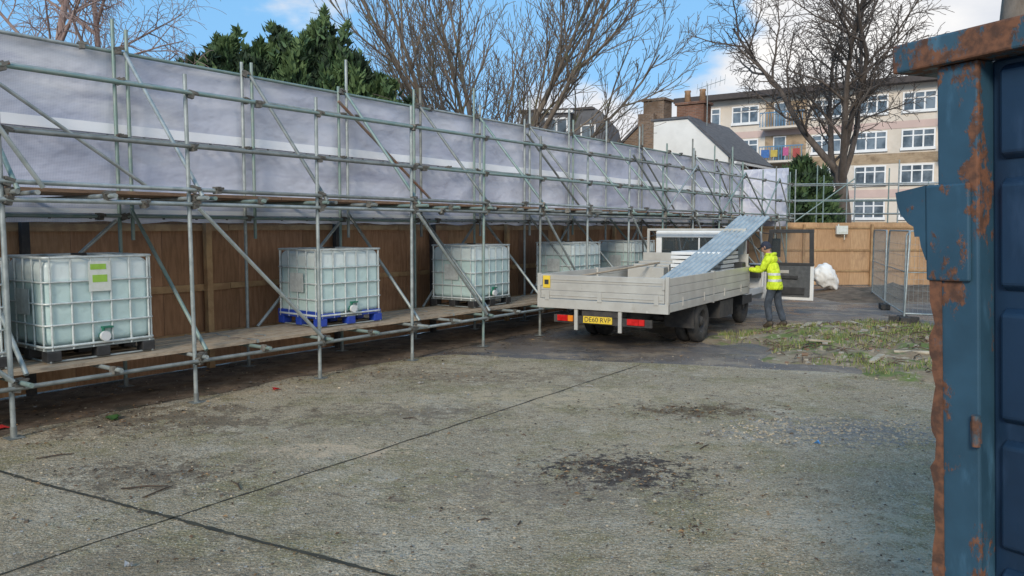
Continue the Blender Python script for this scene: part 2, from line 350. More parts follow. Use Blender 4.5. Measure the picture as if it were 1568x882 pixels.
for k in range(5):
    x=-.3-k*.235; y=-5.6+rs.uniform(0,1.5)
    while y<24:
        y2=min(y+3.9,24.4); bd.box(x-.225,x,y,y2-.01,2.43+.002*k,2.468+.002*k,0); y=y2
bd.obj('deck_boards',M_boardu,scaf)
bd=MB()
for k in range(4):
    x=-.22-k*.3; y=-5+rs.uniform(0,.9)
    while y<15:
        y2=y+3.9; bd.box(x-.225,x,y,y2-.01,.578+.003*k,.616,0); bd.box(x-.226,x+.001,y-.002,y+.03,.576,.618,1); y=y2
bd.obj('base_boards',[M_board,M_galv],scaf)

# sheeting
m,nt,b=newmat('scaffold_sheeting')
col=mixc(nt,noise_fac(nt,.35,4,.35,.65),(.42,.46,.6),(.53,.56,.66))
col=mixc(nt,noise_fac(nt,.7,5,.52,.7,(1,.5,1.6),.55,(5,5,5)),col,(.64,.66,.73))
col=mixc(nt,noise_fac(nt,1.4,5,.55,.72,(1,.4,2.2),.55,(25,5,5)),col,(.36,.39,.52))
sp=nt.nodes.new('ShaderNodeSeparateXYZ'); cb=nt.nodes.new('ShaderNodeCombineXYZ'); tcs=nt.nodes.new('ShaderNodeTexCoord'); nt.links.new(tcs.outputs['Object'],sp.inputs[0]); nt.links.new(sp.outputs['Y'],cb.inputs['X']); nt.links.new(sp.outputs['Z'],cb.inputs['Y'])
wv=nt.nodes.new('ShaderNodeTexBrick'); wv.inputs['Scale'].default_value=28; wv.offset=0; wv.inputs['Mortar Size'].default_value=.07; wv.inputs['Brick Width'].default_value=.5; wv.inputs['Row Height'].default_value=.5
nt.links.new(cb.outputs[0],wv.inputs['Vector'])
col=mixc(nt,wv.outputs['Fac'],col,mixc(nt,.3,col,(.95,.95,1.0)))
nt.links.new(col,b.inputs['Base Color']); b.inputs['Roughness'].default_value=.22
bump(nt,b,noise_fac(nt,1.6,3,.2,.8,(1,1,1.6),.45),.45,.06)
M_sheet=m
M_tape=mat('sheeting_tape',(.9,.92,.96),(.86,.89,.94),3,.2)
def shx(s,z):
    d=.05*noise.noise(Vector((s*.9,z*1.1,0)))+.012*noise.noise(Vector((s*3+z*3,z*2-s,5)))
    ph=0;t_=0
    for a,b2 in zip(fs[:-1],fs[1:]):
        if a<=s<b2: t_=(s-a)/(b2-a); ph=math.sin(math.pi*t_)
    crease=.014*math.sin((z-2.1)*9+abs(t_-.5)*14)*(1-ph)*.9
    return BX-.085-.035*ph*math.sin(math.pi*min(1,max(0,(z-2.1)/2.2)))+d*.8+crease
g=MB(); ns=420; nz=30; vs=[]
for i in range(ns+1):
    s=-5.6+(24.3+5.6)*i/ns
    for j in range(nz+1):
        zt=4.28+.02*noise.noise(Vector((s*1.2,0,9)))-.02*abs(math.sin(s*1.7)); zb=2.13+.04*noise.noise(Vector((s*2,0,3)))
        z=zb+(zt-zb)*j/nz; vs.append((shx(s,z),s,z))
g.add(vs,[(i*(nz+1)+j,(i+1)*(nz+1)+j,(i+1)*(nz+1)+j+1,i*(nz+1)+j+1) for i in range(ns) for j in range(nz)],0,True)
vs=[]
for i in range(21):
    x=BX-.075+(.05-BX+.03)*i/20
    for j in range(11):
        z=2.13+2.0*j/10; vs.append((x,24.36+.03*noise.noise(Vector((x*3,z*2,0))),z))
g.add(vs,[(i*11+j,(i+1)*11+j,(i+1)*11+j+1,i*11+j+1) for i in range(20) for j in range(10)],0,True)
g.obj('sheeting',M_sheet,scaf,recalc=False)
g=MB()
for z0,z1 in ((3.25,3.38),(2.24,2.3)):
    vs=[]
    for i in range(ns+1):
        s=-5.6+(24.3+5.6)*i/ns
        for z in (z0,z1): vs.append((shx(s,z)+.022,s,z+.008*noise.noise(Vector((s,2,2)))))
    g.add(vs,[(2*i,2*i+2,2*i+3,2*i+1) for i in range(ns)],0,True)
g.obj('sheeting_tape',M_tape,scaf,recalc=False)
g=MB()
for i in range(110):
    s=-2+i*.24; g.cbox(Vector((BX-.02,s,3.2+rs.uniform(-.01,.01))),(.03,.02,.06),0)
    if i%2: g.cbox(Vector((BX-.03,s,2.2)),(.03,.02,.06),0)
g.obj('sheeting_clips',M_black,scaf)

# hoarding behind the scaffold
hd=empty('timber_hoarding',S0,-36.2)
g=MB(); y=-7.0; HX=-2.05
while y<23.4:
    mi=rs.choice([0,0,1,1,2,3]); w_=1.22
    g.box(HX-.018,HX+rs.uniform(-.002,.003),y,y+w_-.006,.02,2.2+rs.uniform(-.015,.02),mi); y+=w_
g.obj('panels',M_ply,hd)
g=MB()
for z in (.45,1.15,2.02): 
    y=-7
    while y<23: g.box(HX+.004,HX+.05,y,min(24.2,y+3.6-.01),z+rs.uniform(-.01,.01),z+.09,0); y+=3.6
y=-6.4
while y<24: g.box(HX+.051,HX+.14,y,y+.09,0,2.15,rs.choice([0,0,1])); y+=2.44
g.obj('rails_and_posts',[M_timber,M_dark],hd)

# ------------------------------------------------------------------ IBC tanks
m,nt,b=newmat('tank_plastic')
col=mixc(nt,noise_fac(nt,1.5,4,.3,.7),(.56,.71,.69),(.49,.64,.63))
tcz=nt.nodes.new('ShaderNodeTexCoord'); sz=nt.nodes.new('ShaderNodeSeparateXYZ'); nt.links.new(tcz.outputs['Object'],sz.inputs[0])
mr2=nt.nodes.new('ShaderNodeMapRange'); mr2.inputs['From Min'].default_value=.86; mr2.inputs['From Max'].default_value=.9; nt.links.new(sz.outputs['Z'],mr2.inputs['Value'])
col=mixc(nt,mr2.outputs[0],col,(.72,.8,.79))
col=mixc(nt,noise_fac(nt,6,5,.58,.8),col,(.42,.5,.42))
nt.links.new(col,b.inputs['Base Color']); b.inputs['Roughness'].default_value=.35
bump(nt,b,noise_fac(nt,4,3,.3,.7),.3,.02)
M_tank=m
M_cage=mat('cage_tube',(.7,.75,.74),(.54,.58,.57),10,.4,.15)
M_bluep=mat('blue_plastic_base',(.02,.06,.4),(.015,.05,.3),8,.45)
M_label=mat('paper_label',(.75,.76,.72),(.65,.68,.6),9,.6); M_lgreen=mat('green_label',(.35,.6,.08),(.3,.5,.06),9,.6); M_valveg=mat('green_valve',(.02,.2,.12),(.02,.15,.1),9,.4)
def ibc(s,basemat,D=.92,z=.622,rzz=0,label=True,top=1.0):
    e=empty('ibc_tank',SC(s+.6,D,z),-36.2+rzz)
    g=MB(); g.box(-.475,.475,-.575,.575,.165,1.1)
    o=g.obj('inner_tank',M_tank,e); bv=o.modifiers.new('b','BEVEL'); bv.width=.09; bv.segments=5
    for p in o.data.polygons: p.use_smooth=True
    g=MB(); X=.49; Y=.592; r=.011
    ny=5; nx=4
    for i in range(ny+1):
        y=-Y+.06+(2*Y-.12)*i/ny
        for x in (-X,X): g.tube((x,y,.13),(x,y,1.12),r,6)
    for i in range(nx+1):
        x=-X+.06+(2*X-.12)*i/nx
        for y in (-Y,Y): g.tube((x,y,.13),(x,y,1.12),r,6)
    for z_ in (.17,.4,.63,.86,1.12):
        rr_=.015 if z_ in (.17,1.12) else r
        pts=[(X+.008,-Y+.06,z_),(X+.008,Y-.06,z_),(X-.02,Y-.012,z_),(X-.06,Y+.008,z_),(-X+.06,Y+.008,z_),(-X+.02,Y-.012,z_),(-X-.008,Y-.06,z_),(-X-.008,-Y+.06,z_),(-X+.02,-Y+.012,z_),(-X+.06,-Y-.008,z_),(X-.06,-Y-.008,z_),(X-.02,-Y+.012,z_),(X+.008,-Y+.06,z_)]
        g.path(pts,[rr_]*13,6)
    for y in (-.2,.2): g.tube((-X,y,1.125),(X,y,1.125),.012,6)
    g.obj('cage',M_cage,e,recalc=False)
    g=MB()
    for x in (-.43,0,.43):
        for y in (-.52,0,.52): g.box(x-.07,x+.07,y-.075,y+.075,.012,.125)
    if basemat is M_bluep:
        g.box(-.5,.5,-.6,-.57,.126,.23); g.box(.47,.5,-.569,-.2,.126,.2); g.box(.47,.5,.2,.57,.126,.2)
    g.obj('pallet_feet',basemat,e,bevel=.012)
    g=MB(); g.box(-.49,.49,-.59,.59,.127,.148)
    for y in (-.56,.56): g.tube((-.5,y,.012),(.5,y,.012),.012,6)
    for x in (-.47,.47): g.tube((x,-.58,.012),(x,.58,.012),.012,6)
    g.obj('pallet_frame',M_galv,e)
    g=MB(); g.tube((.44,0,.24),(.52,0,.24),.045,14,0); g.tube((.52,0,.24),(.56,0,.24),.055,14,1); g.tube((.5,0,.24),(.5,0,.33),.018,8,2); g.box(.47,.53,-.015,.1,.325,.345,2)
    g.box(.455,.5,-.12,.12,.151,.172,3)
    g.lathe([(1.075,.0),(1.15,.0001),(1.15,.08),(1.075,.09)],(0,0,0),2,20,3)
    g.obj('valve_and_lid',[M_valveg,M_white,M_valveg,M_black],e)
    g=MB()
    if label:
        g.box(.503,.508,-.14,.1,.74,1.07,0); g.box(.5085,.511,-.1,.06,.84,.92,1); g.box(.5085,.511,-.12,.05,.98,1.04,1)
    g.box(-.16,.16,-.61,-.604,.5,.78,2)
    g.obj('label_plates',[M_label,M_lgreen,M_cage],e)
    return e
ibc(-1.05,M_black,rzz=2,label=False); ibc(.5,M_black,.9); ibc(4.2,M_bluep,.92,rzz=-3,label=False); ibc(7.65,M_black,.95,rzz=2,label=False); ibc(11.0,M_black,.9,label=False); ibc(13.85,M_black,.95,label=False)

# ------------------------------------------------------------------ far hoarding
fh=empty('plywood_hoarding',(8.55,28.3,0),0)
g=MB(); x=0; i=0
while x<27:
    g.box(x,x+1.214,0,.018,.02,2.26+rs.uniform(-.02,.02),rs.choice([0,0,1])); x+=1.22
g.obj('panels',M_plyf,fh)
g=MB()
for z in (.5,1.25,2.05): 
    x=0
    while x<27: g.box(x,x+3.6,-.05,-.002,z,z+.07,0); x+=3.61
x=1.9
while x<27: g.box(x,x+.08,-.13,-.051,0,2.2,0); x+=2.44
g.obj('rails_and_posts',M_timber,fh)
g=MB(); g.box(0,.4,0,.12,0,.3); g.tube((.08,.06,.3),(.08,.06,.36),.02,8); g.tube((.3,.06,-.2),(.3,.06,0),.015,8); g.box(.05,.35,-.012,-.001,.05,.25)
g.obj('meter_box',M_label,bevel=.01).location=(11.6,28.05,1.85)

# ------------------------------------------------------------------ flatbed truck
tr=empty('flatbed_truck',(2.5,12.4,-.03),-32)
g=MB()
for k in range(3):
    z0=.885+k*.137; z1=z0+.132
    g.box(-.035,0,.02,2.24,z0,z1); g.box(-.035,0,2.32,4.6,z0,z1)
    g.box(-2.4,-2.365,.02,2.24,z0,z1); g.box(-2.4,-2.365,2.32,4.6,z0,z1)
    g.box(-2.33,-.07,-.035,0,z0,z1)
g.box(-2.37,-.03,4.62,4.66,.885,1.55)
g.box(-2.3,-.1,-.047,-.036,.93,.945); g.box(-2.3,-.1,-.047,-.036,1.2,1.215)
g.obj('dropsides_and_tailgate',M_alu,tr,bevel=.006)
g=MB()
for x in (-2.4,-.06):
    for y in (-.04,2.245,4.6): g.box(x,x+.06,y,y+.07,.72,1.31)
g.box(-2.4,0,-.045,.03,.715,.872); g.box(-2.4,-2.33,.035,4.66,.74,.872); g.box(-.07,0,.035,4.66,.74,.872); g.box(-2.325,-.075,.035,4.66,.82,.862)
for y in [.5+i*.5 for i in range(8)]: g.box(-2.32,-.08,y,y+.06,.72,.818)
for x in (-2.2,-1.2,-.2): g.box(x-.04,x+.04,-.06,-.046,.85,1.02)
for y in (.6,1.7,2.9,4.0): g.box(.001,.014,y,y+.05,.8,.95)
for x in (-2.33,-.1): g.box(x,x+.04,-.062,-.048,1.1,1.28)
for (x,y) in ((-2.3,4.7),(-.15,4.7)): g.box(x,x+.05,y-.03,y+.02,.8,2.08)
g.box(-2.3,-.1,4.672,4.718,2.03,2.08)
g.obj('bed_frame',M_alu,tr,bevel=.005)
g=MB()
for x in (-1.62,-.85): g.box(x,x+.07,.3,6.0,.5,.715)
for y in (.4,2.0,3.3,4.6): g.box(-1.55,-.85,y,y+.07,.53,.69)
g.tube((-2.1,1.9,.42),(-.2,1.9,.42),.06,10); g.lathe([(-.16,.05),(-.12,.16),(.12,.16),(.16,.05)],(-1.2,1.9,.42),0,16)
g.tube((-2.0,5.25,.4),(-.3,5.25,.4),.045,8)
for x in (-1.75,-.65): g.path([(x,1.1,.52),(x,1.9,.42),(x,2.7,.52)],[.035]*3,6)
g.box(-.42,-.06,2.85,3.7,.38,.7); g.box(-2.3,-1.95,2.9,3.6,.4,.7)
g.box(-2.1,-.3,.02,.06,.47,.6); g.box(-1.55,-.85,-.0,.3,.6,.7)
g.box(-2.35,-1.8,2.4,2.42,.2,.75); g.box(-.6,-.06,1.36,1.38,.34,.74); g.box(-2.35,-1.8,1.36,1.38,.34,.74)
g.obj('chassis',M_dark,tr)
def wheel(x,y,w_,name):
    g=MB(); r=.385
    g.lathe([(-w_/2+.02,.2),(-w_/2,.24),(-w_/2+.005,.33),(-w_/2+.03,r-.012),(-w_/2+.06,r),(w_/2-.06,r),(w_/2-.03,r-.012),(w_/2-.005,.33),(w_/2,.24),(w_/2-.02,.2)],(x,y,r+.03),0,36,0)
    g.lathe([(w_/2-.015,.215),(w_/2-.03,.2),(w_/2-.09,.17),(w_/2-.1,.09),(w_/2-.02,.08),(w_/2-.02,.0)],(x,y,r+.03),0,28,1)
    g.lathe([(-w_/2+.015,.215),(-w_/2+.05,.1),(-w_/2+.05,.0)],(x,y,r+.03),0,28,1)
    for i in range(6):
        a=i*math.pi/3; g.tube((x+w_/2-.09,y+.13*math.cos(a),r+.03+.13*math.sin(a)),(x+w_/2-.07,y+.13*math.cos(a),r+.03+.13*math.sin(a)),.014,6,1)
    g.obj(name,[M_rubber,M_dark],tr)
for i,(x,y) in enumerate(((-.17,1.9),(-.4,1.9),(-2.22,1.9),(-2.0,1.9),(-.36,5.25),(-2.05,5.25))): wheel(x,y,.2,'wheel_%d'%(i+1))
g=MB()
for x in (-2.02,-.72):
    g.box(x,x+.2,-.01,.02,.5,.6,0); g.box(x+.205,x+.3,-.01,.02,.5,.6,1) if x<-1 else g.box(x+.205,x+.3,-.01,.02,.5,.6,0)
g.box(-1.52,-.99,-.012,.012,.49,.605,2)
for x in (-1.68,-.87): g.box(x,x+.06,-.03,.0,.36,.71,3)
g.box(-2.28,-2.14,-.052,-.0475,1.06,1.27,2); g.box(-2.25,-2.17,-.056,-.0525,1.12,1.2,4)
g.obj('lights_and_plate',[M_red,M_orange,M_yplate,M_alu,M_black],tr)
tcu=bpy.data.curves.new('plate_text','FONT'); tcu.body='DE60 RVP'; tcu.size=.115; tcu.align_x='CENTER'; tcu.align_y='CENTER'; tcu.extrude=.001
to=bpy.data.objects.new('plate_text',tcu); COL.objects.link(to); to.parent=tr; to.location=(-1.255,-.015,.547); to.rotation_euler=(rad(90),0,0); to.data.materials.append(M_black)
CB=empty('cab',(0,.12,0),0,tr)
g=MB(); x0,x1=-2.2,-.2; yb,yf=4.82,6.5; zt=2.04
g.box(x0,x1,yb,yb+.04,.7,1.42); g.box(x0,x0+.14,yb,yb+.04,1.42,1.88); g.box(x1-.14,x1,yb,yb+.04,1.42,1.88); g.box(x0,x1,yb,yb+.04,1.88,zt-.02)
g.box(-1.22,-1.18,yb,yb+.04,1.42,1.88)
g.prism([(yb+.0,zt-.03),(yb+.06,zt+.03),(yf-.5,zt+.03),(yf-.3,zt-.03)],0,x0+.02,x1-.02)
g.prism([(yb+.04,.7),(yf,.7),(yf+.08,1.25),(yb+.04,1.25)],0,x0,x0+.04)
g.prism([(yb+.04,1.25),(yb+.24,1.25),(yb+.24,zt-.03),(yb+.04,zt-.03)],0,x0,x0+.04); g.prism([(yf-.02,1.25),(yf+.08,1.25),(yf-.3,zt-.03),(yf-.4,zt-.03)],0,x0,x0+.04)
g.box(x1-.04,x1,yb+.04,yb+.2,.7,zt-.03); g.box(x1-.04,x1,yb+.2,yf,.6,.75); g.prism([(yf-.1,.7),(yf,.7),(yf+.08,1.25),(yf-.3,zt-.03),(yf-.4,zt-.03),(yf-.03,1.25)],0,x1-.04,x1)
g.prism([(yf,.45),(yf+.1,.5),(yf+.12,1.2),(yf+.06,1.28),(yf,1.25)],0,x0,x1)
g.box(x0,x1,yb+.04,yf,.66,.7)
g.obj('cab_body',M_white,CB,bevel=.02)
g=MB(); g.box(x0+.14,-1.22,yb+.012,yb+.02,1.42,1.88); g.box(-1.18,x1-.14,yb+.012,yb+.02,1.42,1.88)
g.add([(x0+.05,yf+.07,1.27),(x1-.05,yf+.07,1.27),(x1-.05,yf-.32,zt-.04),(x0+.05,yf-.32,zt-.04)],[(0,1,2,3)])
g.box(x0+.01,x0+.02,yb+.24,yf-.05,1.26,zt-.05)
g.obj('cab_glass',M_glass,CB)
g=MB()
for x in (-1.95,-1.35,-.75): 
    g.box(x-.22,x+.22,yb+.35,yb+.85,.85,1.05); g.box(x-.22,x+.22,yb+.12,yb+.3,.95,1.6); g.box(x-.12,x+.12,yb+.12,yb+.22,1.62,1.8)
g.box(x0+.06,x1-.06,yf-.3,yf-.02,.95,1.25)
g.path([(-.62+.19*math.cos(a*math.pi/6),yf-.42+.05*math.sin(a*math.pi/6),1.32+.17*math.sin(a*math.pi/6)) for a in range(13)],[.016]*13,6)
g.box(x0-.02,x1+.0,yf-1.75,yf-1.0,.46,.655) 
g.obj('cab_interior',M_black,CB,bevel=.03)
dd=empty('open_door',(x1+.04,yf-.05,0),-2,CB)
g=MB(); L=1.08
g.box(0,L,-.05,0,.47,1.27,0)
g.prism([(.1,.55),(L-.07,.55),(L-.07,1.24),(.05,1.24),(.05,.75)],1,-.085,-.052,3)
for (a,c,wd) in (((.02,1.25),(.13,2.0),.09),((L-.05,1.25),(L-.07,2.0),.09)):
    g.prism([(a[0]-wd*.5,a[1]),(a[0]+wd*.5,a[1]),(c[0]+wd*.5,c[1]),(c[0]-wd*.5,c[1])],1,-.06,-.005,1)
g.box(.08,L-.02,-.061,-.004,1.98,2.06,1); g.box(-.02,L,-.07,-.003,1.24,1.31,1)
g.box(.15,.75,-.13,-.086,.95,1.02,1); g.box(.15,.9,-.12,-.086,.6,.76,1)
g.box(.3,.55,-.1,-.0865,1.07,1.14,2); g.box(.12,.24,-.1,-.0865,.84,.93,2)
g.obj('door_panel',[M_white,M_black,M_alu,M_dgrey],dd,bevel=.012)
g=MB(); g.add([(.05,-.02,1.28),(1.0,-.02,1.28),(.98,-.02,1.99),(.18,-.02,1.99)],[(0,1,2,3)]); g.obj('door_glass',M_glass,dd)
g=MB()
g.path([(x0,yf,1.3),(x0-.26,yf+.05,1.35),(x0-.26,yf+.05,1.95),(x0,yf-.2,1.98)],[.013]*4,6); g.box(x0-.36,x0-.17,yf-.01,yf+.04,1.42,1.85)
g.path([(x1,yf,1.3),(x1+.2,yf+.22,1.35),(x1+.2,yf+.22,1.95),(x1,yf-.2,1.98)],[.013]*4,6); g.box(x1+.1,x1+.3,yf+.2,yf+.25,1.42,1.85)
g.path([(x0,yb+.1,1.05),(x0-.3,yb+.05,1.1),(x0-.34,yb+.05,1.85),(x0,yb+.15,1.95)],[.026]*4,6)
g.box(x0-.24,x0-.02,yb-.08,yb-.02,.95,1.3)
g.obj('mirrors',M_black,CB,bevel=.01)
# cargo
def cargo_sheets(name,a,b_,w_,stack):
    g=MB(); a=Vector(a); b_=Vector(b_); d=(b_-a); side=Vector((1,0,0)); side=(side-d.normalized()*side.dot(d.normalized())).normalized(); up=side.cross(d.normalized()).normalized()
    if up.z<0: up=-up
    for k in range(stack):
        n=56; vs=[]; oa=rs.uniform(-.07,.07); ob=rs.uniform(-.15,.08)
        for q in range(7):
            for i in range(n+1):
                t=i/n; x=(t-.5)*w_+.012*k; zc=.02*math.sin(t*7*2*math.pi)+k*.014
                f=q/6; sag=-.06*math.sin(math.pi*f)
                vs.append(a+d*(f+oa*.3*(1-f)+ob*.3*f)+side*(x+oa*.4*(1-.3*f))+up*(zc+sag))
        g.add(vs,[(q*(n+1)+i,q*(n+1)+i+1,(q+1)*(n+1)+i+1,(q+1)*(n+1)+i) for q in range(6) for i in range(n)],0,True)
    return g.obj(name,M_steel,tr,recalc=False)
cargo_sheets('corrugated_sheets',(-.66,1.3,.93),(-.2,5.6,2.31),.7,5)
g=MB()
for k in range(9):
    dx=rs.uniform(-.02,.02); g.box(-1.25+dx,-.2+dx,3.4+rs.uniform(-.03,.02),4.5,.87+k*.085,.935+k*.085)
g.obj('white_panel_stack',M_white,tr,bevel=.01)
g=MB(); g.box(-.26,-.04,4.22,4.5,1.0,1.36+.03); g.obj('tool_case',M_black,tr,bevel=.02)
g=MB(); g.tube((-2.1,.6,1.2),(-1.7,3.9,1.36),.022,8,1)
for k in range(5): g.box(-1.9+k*.1,-1.83+k*.1,.3,3.2,.87,.9+.03*(k%2),1)
for k in range(3): g.box(-2.25,-1.45,3.5+.3*k,3.75+.3*k,.87,1.28+.05*k,0)
g.obj('cargo_timber',[M_alu,M_board],tr,bevel=.01)

# ------------------------------------------------------------------ workman
TR=Matrix.Translation((2.5,12.4,0))@Matrix.Rotation(rad(-32),4,'Z')
wl=TR@Vector((.46,4.72,0))
wk=empty('workman',mt=Matrix.Translation(wl)@Matrix.Rotation(rad(-32+84),4,'Z'))   # local +Y = facing the bed
def skin_obj(name,vs,es,rads,root,sub,mats,parent):
    me=bpy.data.meshes.new(name); me.from_pydata(vs,es,[]); o=bpy.data.objects.new(name,me); COL.objects.link(o)
    sk_=o.modifiers.new('Skin','SKIN'); sk_.use_smooth_shade=True
    for i,r in enumerate(rads):
        sv=me.skin_vertices[0].data[i]; sv.radius=r if isinstance(r,tuple) else (r,r); sv.use_root=(i==root)
    ss=o.modifiers.new('Sub','SUBSURF'); ss.levels=sub; ss.render_levels=sub
    dg=bpy.context.evaluated_depsgraph_get(); dg.update()
    nm=bpy.data.meshes.new_from_object(o.evaluated_get(dg)); bpy.data.objects.remove(o)
    o=bpy.data.objects.new(name,nm); COL.objects.link(o); o.parent=parent
    nm.materials.clear()
    for m_ in mats: nm.materials.append(m_)
    for p in nm.polygons: p.use_smooth=True; p.material_index=0
    return o
vs=[(0,-.05,.93),(0,-.03,1.06),(0,.0,1.2),(0,.05,1.34),(0,.07,1.44),(0,.1,1.52),(0,.125,1.58),
    (-.1,.06,1.425),(-.185,.07,1.41),(-.235,.16,1.18),(-.2,.38,1.2),(-.19,.44,1.205),
    (.1,.06,1.425),(.185,.07,1.41),(.235,.18,1.18),(.19,.4,1.22),(.18,.46,1.225),
    (-.095,-.03,.86),(-.11,.06,.5),(-.115,.0,.12),(.095,-.05,.86),(.12,-.08,.49),(.13,-.2,.12)]
es=[(0,1),(1,2),(2,3),(3,4),(4,5),(5,6),(4,7),(7,8),(8,9),(9,10),(10,11),(4,12),(12,13),(13,14),(14,15),(15,16),(0,17),(17,18),(18,19),(0,20),(20,21),(21,22)]
rd=[(.165,.13),(.168,.13),(.17,.135),(.18,.14),(.155,.115),(.075,.07),(.055,.055),.1,.085,.066,.054,.047,.1,.085,.066,.054,.047,(.1,.105),.078,.068,(.1,.105),.078,.068]
m,nt,b=newmat('hi_vis_jacket')
tcj=nt.nodes.new('ShaderNodeTexCoord'); sj=nt.nodes.new('ShaderNodeSeparateXYZ'); nt.links.new(tcj.outputs['Object'],sj.inputs[0])
def band(z0,z1):
    a=nt.nodes.new('ShaderNodeMath'); a.operation='GREATER_THAN'; a.inputs[1].default_value=z0; nt.links.new(sj.outputs['Z'],a.inputs[0])
    c=nt.nodes.new('ShaderNodeMath'); c.operation='LESS_THAN'; c.inputs[1].default_value=z1; nt.links.new(sj.outputs['Z'],c.inputs[0])
    d=nt.nodes.new('ShaderNodeMath'); d.operation='MULTIPLY'; nt.links.new(a.outputs[0],d.inputs[0]); nt.links.new(c.outputs[0],d.inputs[1]); return d.outputs[0]
jc=mixc(nt,noise_fac(nt,7,4,.4,.65),(.72,.88,.04),(.55,.7,.02))
jc=mixc(nt,band(.96,1.01),jc,(.62,.64,.64)); jc=mixc(nt,band(1.09,1.14),jc,(.62,.64,.64))
nt.links.new(jc,b.inputs['Base Color']); b.inputs['Roughness'].default_value=.7; bump(nt,b,noise_fac(nt,12,4,.3,.7),.8,.02)
M_jack=m
M_trous=mat('work_trousers',(.06,.075,.1),(.035,.045,.06),8,.85,bmp=.6,bscale=14)
bo=skin_obj('body',vs,es,rd,0,2,[M_jack,M_trous,M_skin],wk)
for p in bo.data.polygons:
    c=p.center
    if c.z<.85: p.material_index=1
    elif c.z>1.545 and abs(c.x)<.1: p.material_index=2
g=MB(); g.lathe([(.80,.0),(.80,.195),(.86,.2),(.95,.18)],(0,-.045,0),2,20,0); o=g.obj('jacket_hem',M_jack,wk); o.scale=(1,.82,1)
def hand(sx_,wr,name):
    wr=Vector(wr); vs=[wr+Vector((0,-.03,0)),wr+Vector((0,.03,0)),wr+Vector((0,.075,-.005))]; es=[(0,1),(1,2)]; rd=[(.026,.02),(.036,.018),(.038,.016)]
    o=[skin_obj(name+'_palm',[tuple(v) for v in vs],es,rd,0,1,[M_skin],wk)]
    for k in range(4):
        x=(-.03+.02*k)*1; L=(.062,.075,.07,.055)[k]
        b0=wr+Vector((x,.07,-.003)); p=[b0,b0+Vector((0,L*.5,-.002)),b0+Vector((0,L*.85,-.02)),b0+Vector((0,L,-.045))]
        skin_obj(name+'_finger_%d'%(k+1),[tuple(v) for v in p],[(0,1),(1,2),(2,3)],[.0095,.009,.0085,.007],0,1,[M_skin],wk)
    b0=wr+Vector((-.03*sx_,.02,0)); p=[b0,b0+Vector((-.03*sx_,.03,-.01)),b0+Vector((-.035*sx_,.06,-.025))]
    skin_obj(name+'_thumb',[tuple(v) for v in p],[(0,1),(1,2)],[.012,.011,.009],0,1,[M_skin],wk)
hand(-1,(-.188,.48,1.21),'left_hand'); hand(1,(.178,.5,1.23),'right_hand')
hm=Matrix.Translation((0,.165,1.655))@Matrix.Rotation(rad(-22),4,'X')
bm=bmesh.new(); bmesh.ops.create_uvsphere(bm,u_segments=28,v_segments=20,radius=1)
for v in bm.verts:
    x,y,z=v.co; sx_=.077; sy_=.098; sz_=.118
    if z<0: sx_*=1+.28*z; 
    v.co=Vector((x*sx_,y*sy_+(.012 if z<-.3 and y>0 else 0),z*sz_))
    if y>.8 and abs(x)<.25 and -.35<z<.15: v.co.y+=.02*(1-abs(x)/.25)*(.6 if z>0 else 1)
    if y>.7 and .25<abs(x)<.5 and 0<z<.25: v.co.y-=.008
me=bpy.data.meshes.new('head'); bm.to_mesh(me); bm.free(); me.materials.append(M_skin)
for p in me.polygons: p.use_smooth=True
o=bpy.data.objects.new('head',me); COL.objects.link(o); o.parent=wk; o.matrix_local=hm
g=MB()
for sx_ in (-1,1):
    g.path([(sx_*.076,-.005,.03),(sx_*.09,-.015,.02),(sx_*.088,-.015,-.01),(sx_*.075,0,-.03)],[.008,.011,.01,.006],6,0)
    g.lathe([(.082,.0),(.09,.011),(.084,.013)],(sx_*.03,0,.015),1,10,1)
g.path([(-.025,.094,-.05),(0,.101,-.048),(.025,.094,-.05)],[.004,.006,.004],6,2)
g.obj('face_features',[M_skin,M_black,mat('lips',(.35,.12,.1))],wk).matrix_local=hm
g=MB(); prof=[(.02,.0905),(.05,.092),(.085,.082),(.115,.055),(.13,.02),(.132,0)]
g.lathe(prof,(0,-.008,0),2,24,0); g.lathe([(.02,.0905),(-.03,.088),(-.05,.075)],(0,-.022,0),2,24,0)
g.prism([(-.07,.06),(-.06,.12),(-.03,.155),(.03,.155),(.06,.12),(.07,.06)],2,.03,.042,0)
o=g.obj('cap',M_cap,wk); o.matrix_local=hm@Matrix.Diagonal((.93,1.1,1,1))
g=MB()
g.path([(-.1,.03,1.5),(-.05,-.02,1.53),(.05,-.02,1.53),(.1,.03,1.5),(.07,.14,1.47),(-.07,.14,1.47),(-.1,.03,1.5)],[.035]*7,8); g.obj('collar',M_jack,wk,recalc=False)
for nm,x,y in (('boot_1',-.115,0),('boot_2',.13,-.2)):
    skin_obj(nm,[(x,y-.01,.17),(x,y-.015,.07),(x,y-.055,.045),(x,y+.07,.045),(x,y+.15,.035)],[(0,1),(1,2),(1,3),(3,4)],[.062,.055,.043,(.05,.045),(.045,.033)],1,2,[M_boot],wk)

